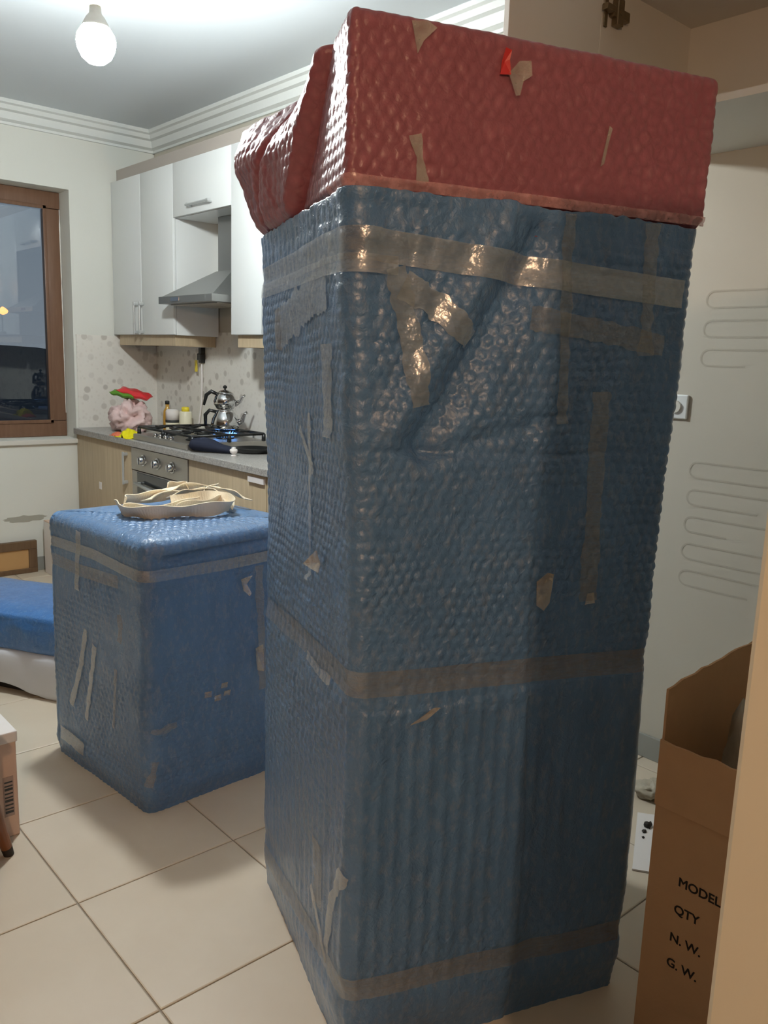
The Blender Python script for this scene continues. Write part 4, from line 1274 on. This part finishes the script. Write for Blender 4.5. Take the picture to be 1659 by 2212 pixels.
lay([(1.22, 2.56, zs + .006), (1.30, 2.60, zs + .022), (1.38, 2.62, zs + .034), (1.46, 2.56, zs + .036), (1.51, 2.47, zs + .018), (1.53, 2.42, zs + .002)], .2, .5, .045)
lay([(1.30, 2.55, zs + .012), (1.37, 2.56, zs + .028), (1.43, 2.50, zs + .030), (1.45, 2.43, zs + .014), (1.42, 2.37, zs)], .3, .6, .042)
lay([(1.24, 2.40, zs + .002), (1.31, 2.39, zs + .012), (1.38, 2.40, zs + .010), (1.41, 2.44, zs + .006), (1.37, 2.49, zs + .004), (1.28, 2.50, zs + .002)], .6, 1.3)
lay([(1.33, 2.63, zs + .020), (1.37, 2.67, zs + .022), (1.41, 2.65, zs + .020), (1.40, 2.60, zs + .022)], 1.3, 1.3)
strap = st.build('carrying_strap', MT['strap'], None, smooth=False)
tag(strap, 'beige webbing strap coiled loosely on the low wrapped appliance', 'strap')

# ================================================================== left side: bundle, boxes, stool
A_ = Vector((1.105, 3.163, 0)); D_ = Vector((-.475, .880, 0)).normalized(); Nn = Vector((-.880, -.475, 0)).normalized()
bt = thing('wrapped_bundle', 'low bundle in bright blue bubble wrap over white foam, behind the wrapped appliance', 'bundle', (1.25, 3.45, 0))
def bundle_grid(name, prof, t0, t1, nt_, material, seed, lower=None):
    """prof(q,t) -> (out, z) section walked from the bottom front over the top to the back"""
    vs = []; nq = 40
    for i in range(nt_):
        tt = t0 + (t1 - t0) * i / (nt_ - 1)
        for j in range(nq):
            o_, z = prof(j / (nq - 1), tt)
            w = float(fbm(np.array([tt * 9]), np.array([j * .25]), seed)[0])
            p_ = A_ + D_ * tt + Nn * (o_ + .010 * w)
            vs.append((p_.x, p_.y, z))
    fs = [(i * nq + j, (i + 1) * nq + j, (i + 1) * nq + j + 1, i * nq + j + 1) for i in range(nt_ - 1) for j in range(nq - 1)]
    fs += [tuple(range(nq)), tuple((nt_ - 1) * nq + j for j in range(nq - 1, -1, -1))]
    return mesh_obj(name, vs, fs, material, bt, True)
def poly(pts):
    pts = [Vector(p) for p in pts]
    L_ = [0]
    for i in range(1, len(pts)): L_.append(L_[-1] + (pts[i] - pts[i - 1]).length)
    def f(q):
        x = q * L_[-1]
        for i in range(1, len(pts)):
            if x <= L_[i] + 1e-9:
                k = (x - L_[i - 1]) / (L_[i] - L_[i - 1]); return pts[i - 1].lerp(pts[i], k)
        return pts[-1]
    return f
bl = poly([(-.005, .185), (.012, .20), (.012, .305), (.004, .316), (.010, .330), (-.03, .345), (-.10, .352), (-.25, .350), (-.40, .345), (-.47, .330), (-.49, .29), (-.49, .185)])
def blp(q, tt):
    p_ = bl(q); return p_.x, p_.y - .03 * max(0, tt)
bundle_grid('blue_wrap', blp, -.30, .95, 60, MT['blue_bright'], 201)
wl = poly([(0, 0), (.014, .02), (.016, .17), (.004, .19), (-.02, .192), (-.43, .192), (-.44, .17), (-.44, 0)])
def wlp(q, tt):
    p_ = wl(q); lift = .045 * float(smooth01((tt - .02) / .22))
    return p_.x, max(p_.y - .03 * max(0, tt) * (p_.y > .1), lift if q < .5 else 0)
bundle_grid('white_foam', wlp, -.30, .95, 60, MT['white_foam_sheet'], 202)
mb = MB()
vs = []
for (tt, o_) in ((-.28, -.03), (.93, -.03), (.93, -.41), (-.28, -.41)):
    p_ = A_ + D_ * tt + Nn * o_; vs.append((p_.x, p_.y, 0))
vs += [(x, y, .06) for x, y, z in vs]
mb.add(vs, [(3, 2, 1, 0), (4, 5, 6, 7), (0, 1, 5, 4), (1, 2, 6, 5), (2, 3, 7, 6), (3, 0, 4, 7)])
mb.build('gap_shade_block', MT['gap_shade'], bt)  # near-black block, paints in the shade of the gap under the lifted foam

# shallow wooden tray box and white carton by the window wall
tr = thing('framed_panel', 'low tan panel in a dark brown frame leaning on the window wall', 'panel', (1.32, 5.19, 0))
MB().box(.90, 1.742, 5.180, 5.212, .150, .202, .003).build('top_rail', MT['frame_dark'], tr)
MB().box(.90, 1.742, 5.180, 5.212, 0, .03, .003).build('bottom_rail', MT['frame_dark'], tr)
for x in (.90, 1.692): MB().box(x, x + .05, 5.180, 5.212, .03, .150, .003).build('stile', MT['frame_dark'], tr)
MB().box(.95, 1.692, 5.192, 5.206, .03, .150).build('panel', MT['tan_board'], tr)
wb = thing('white_carton', 'white carton with red print between the crate and the wrapped appliance', 'carton', (1.9, 4.95, 0))
MB().box(1.775, 1.985, 4.80, 5.15, 0, .325, .003).build('carton_body', MT['white_card'], wb)
MB().box(1.775, 1.985, 4.805, 5.145, .325, .332, .002).build('carton_lid', MT['pink_card'], wb)
pts = [(1.865 + .034 * math.cos(2 * PI * k / 20), 4.799, .235 + .040 * math.sin(2 * PI * k / 20)) for k in range(20)]
MB().add(pts, [tuple(range(20))]).build('red_mark', MT['red_print'], wb)
MB().box(1.7745, 1.780, 4.7985, 4.80, .20, .29).build('red_edge', MT['red_print'], wb)

bx1 = thing('storage_box', 'white topped box with a printed label beside the wooden stool leg', 'box', (.52, 2.47, 0))
MB().box(.36, .692, 2.300, 2.64, 0, .300, .003).build('box_body', MT['pink_card'], bx1)
MB().box(.356, .696, 2.296, 2.644, .285, .318, .004).build('box_lid', MT['white_card'], bx1)
lb = MB().box(.652, .680, 2.2985, 2.2998, .065, .185).build('printed_label', plain('grey_label', srgb(168, 148, 138), .7), bx1)
for k in range(9):
    MB().box(.655, .677, 2.2975, 2.2988, .075 + k * .0115, .075 + k * .0115 + (.004 if k % 3 else .007)).build('label_bar', MT['label_dark'], lb)

stl = thing('wooden_stool', 'brown wooden stool with tapered dark-tipped legs at the room edge', 'stool', (.40, 2.05, 0))
MB().box(.14, .545, 1.96, 2.185, .432, .462, .008).build('seat', MT['leg_wood'], stl, autosmooth=True)
for (fx, fy, tx, ty) in ((.634, 2.215, .525, 2.165), (.115, 2.215, .19, 2.165), (.500, 1.93, .50, 1.985), (.115, 1.93, .19, 1.985)):
    a = Vector((fx, fy, 0)); b = Vector((tx, ty, .434))
    lg = MB().tube([a.lerp(b, .06), a.lerp(b, .5), b], [.015, .022, .027], 14).build('leg', MT['leg_wood'], stl, smooth=True)
    MB().tube([a, a.lerp(b, .062)], [.0135, .0152], 14).build('leg_tip', MT['dark_tip'], lg, smooth=True)

# ================================================================== right side: carton, sheet, niche
CX0, CX1, CY1, CY0, CZ = 1.43, 1.83, .764, .36, .53
ct = thing('cardboard_carton', 'open brown cardboard carton with black print beside the tall wrapped fridge', 'carton', ((CX0 + CX1) / 2, (CY0 + CY1) / 2, 0))
T_ = .005
MB().box(CX0, CX0 + T_, CY0, CY1, 0, CZ, .001).build('front_panel', MT['cardboard'], ct)
MB().box(CX1 - T_, CX1, CY0, CY1, 0, CZ, .001).build('back_panel', MT['cardboard'], ct)
MB().box(CX0 + T_, CX1 - T_, CY1 - T_, CY1, 0, CZ, .001).build('side_panel', MT['cardboard'], ct)
MB().box(CX0 + T_, CX1 - T_, CY0, CY0 + T_, 0, CZ, .001).build('side_panel', MT['cardboard'], ct)
MB().box(CX0 + T_, CX1 - T_, CY0 + T_, CY1 - T_, 0.002, .008).build('bottom_panel', MT['cardboard'], ct)
def flap(name, p0, p1, p2, p3, bend=.0):
    """a flap with real thickness, p0-p1 on the crease, p3-p2 its free edge"""
    P = [Vector(p) for p in (p0, p1, p2, p3)]
    nrm = (P[1] - P[0]).cross(P[3] - P[0]).normalized()
    n, m = 14, 6; vs = []
    rg = random.Random(len(name) * 7)
    jag = [rg.uniform(-.004, .002) for _ in range(n + 1)]
    for s_ in (0, 1):
        for i in range(n + 1):
            for j in range(m + 1):
                a, b = i / n, j / m
                q_ = P[0].lerp(P[1], a).lerp(P[3].lerp(P[2], a), b)
                q_ = q_ + nrm * (bend * math.sin(PI * a) * b + s_ * T_) + (P[3] - P[0]).normalized() * (jag[i] if j == m else 0)
                vs.append(q_)
    o_ = (n + 1) * (m + 1); fs = []
    for i in range(n):
        for j in range(m):
            q_ = i * (m + 1) + j
            fs.append((q_, q_ + 1, q_ + m + 2, q_ + m + 1)); fs.append((o_ + q_, o_ + q_ + m + 1, o_ + q_ + m + 2, o_ + q_ + 1))
    for i in range(n):
        for j in (0, m):
            q_ = i * (m + 1) + j; fs.append((q_, q_ + m + 1, o_ + q_ + m + 1, o_ + q_))
    for j in range(m):
        for i in (0, n):
            q_ = i * (m + 1) + j; fs.append((q_, o_ + q_, o_ + q_ + 1, q_ + 1))
    return mesh_obj(name, vs, fs, MT['cardboard'], ct, False)
flap('front_flap', (CX0, CY1, CZ), (CX0, CY0, CZ), (CX0 - .016, CY0, CZ + .150), (CX0 - .016, CY1 - .008, CZ + .142), .004)
flap('side_flap', (CX0 + .003, CY1, CZ), (CX1, CY1, CZ), (CX1 + .01, CY1 + .006, CZ + .26), (CX0 + .010, CY1 + .006, CZ + .235), -.006)
flap('side_flap', (CX0 + .003, CY0, CZ), (CX1, CY0, CZ), (CX1 + .01, CY0 - .12, CZ + .17), (CX0 + .010, CY0 - .12, CZ + .16), .006)
flap('back_flap', (CX1, CY1 - .004, CZ), (CX1, CY0, CZ), (CX1 + .10, CY0, CZ + .14), (CX1 + .10, CY1 - .004, CZ + .14), .006)
def text_mesh(name, body, size, loc, rot, material, parent):
    cu = bpy.data.curves.new(name, 'FONT'); cu.body = body; cu.size = size; cu.extrude = .0003
    cu.bevel_depth = .0005; cu.bevel_resolution = 0
    tmp = bpy.data.objects.new(name, cu); COL.objects.link(tmp)
    dg = bpy.context.evaluated_depsgraph_get()
    me = bpy.data.meshes.new_from_object(tmp.evaluated_get(dg))
    bpy.data.objects.remove(tmp)
    me.materials.append(material)
    mm = Matrix.Translation(loc) @ rot
    me.transform(mm)
    vs = np.array([v.co[:] for v in me.vertices]); fs = [tuple(p.vertices) for p in me.polygons]
    bpy.data.meshes.remove(me)
    return mesh_obj(name, vs, fs, material, parent)
# text on the face x = CX0, reading towards -y
ROT = Matrix(((0, 0, -1), (-1, 0, 0), (0, 1, 0))).to_4x4()
for body, y, z in (('MODEL', .700, .382), ('QTY', .703, .322), ('N. W.', .706, .259), ('G. W.', .707, .203)):
    text_mesh('printed_text', body, .026, Vector((CX0 - .0006, y, z)), ROT, MT['ink'], ct)
tag(blob('plastic_bag', (1.63, .625, .316), (.125, .105, .428), 77, MT['grey_bag'], .40, 2.4, ridged=True), 'crumpled grey plastic bag inside the open cardboard carton', 'bag')

sh = thing('white_sheet', 'white sheet with dark crumbs on the floor between fridge and carton', 'sheet', (2.1, 1.08, 0))
MB().add([(2.215, 1.240, .001), (2.315, 1.10, .001), (2.035, .945, .001), (1.938, 1.085, .001), (2.215, 1.240, .006), (2.315, 1.10, .006), (2.035, .945, .006), (1.938, 1.085, .006)],
         [(0, 1, 2, 3), (7, 6, 5, 4), (0, 4, 5, 1), (1, 5, 6, 2), (2, 6, 7, 3), (3, 7, 4, 0)]).build('sheet_panel', MT['white_card'], sh)
for (x, y, r_) in ((2.165, 1.175, .014), (2.13, 1.165, .008), (1.985, 1.045, .012), (2.10, 1.15, .005)):
    blob('crumb', (x, y, .006 + r_ * .4), (r_, r_ * .8, r_ * .6), int(x * 100), MT['dark_tip'], .5, 3, parent=sh, n=12, m=8)
tag(blob('dust_rag', (2.36, 1.275, .022), (.06, .05, .03), 83, MT['grey_bag'], .4, 2.5), 'small grey rag on the floor by the niche wall', 'rag')

# traces of the old condenser coil on the niche wall
mbs = MB()
def flat_path(path, w):
    n = len(path); vs = []; fs = []
    for i in range(n):
        a, b = Vector(path[max(i - 1, 0)]), Vector(path[min(i + 1, n - 1)])
        tg = (b - a).normalized(); nn = Vector((-tg.y, tg.x))
        for s_ in (-1, 1):
            q_ = Vector(path[i]) + nn * s_ * w / 2
            vs.append((XW - .0008, q_.x, q_.y))
    fs = [(2 * i, 2 * i + 1, 2 * i + 3, 2 * i + 2) for i in range(n - 1)]
    mbs.add(vs, fs)
zz_ = 1.60
for k in range(11):
    if k not in (3, 4, 5):
        pth = [(1.05, zz_ + .026)] + [(1.352 + .028 * math.sin(PI * j / 10), zz_ + .026 * math.cos(PI * j / 10)) for j in range(11)] + [(1.05 + .09 * (k % 3), zz_ - .026)]
        flat_path(pth, .006)
    zz_ -= .0915
mbs.build('soot_trace', MT['stain'], wall_right)
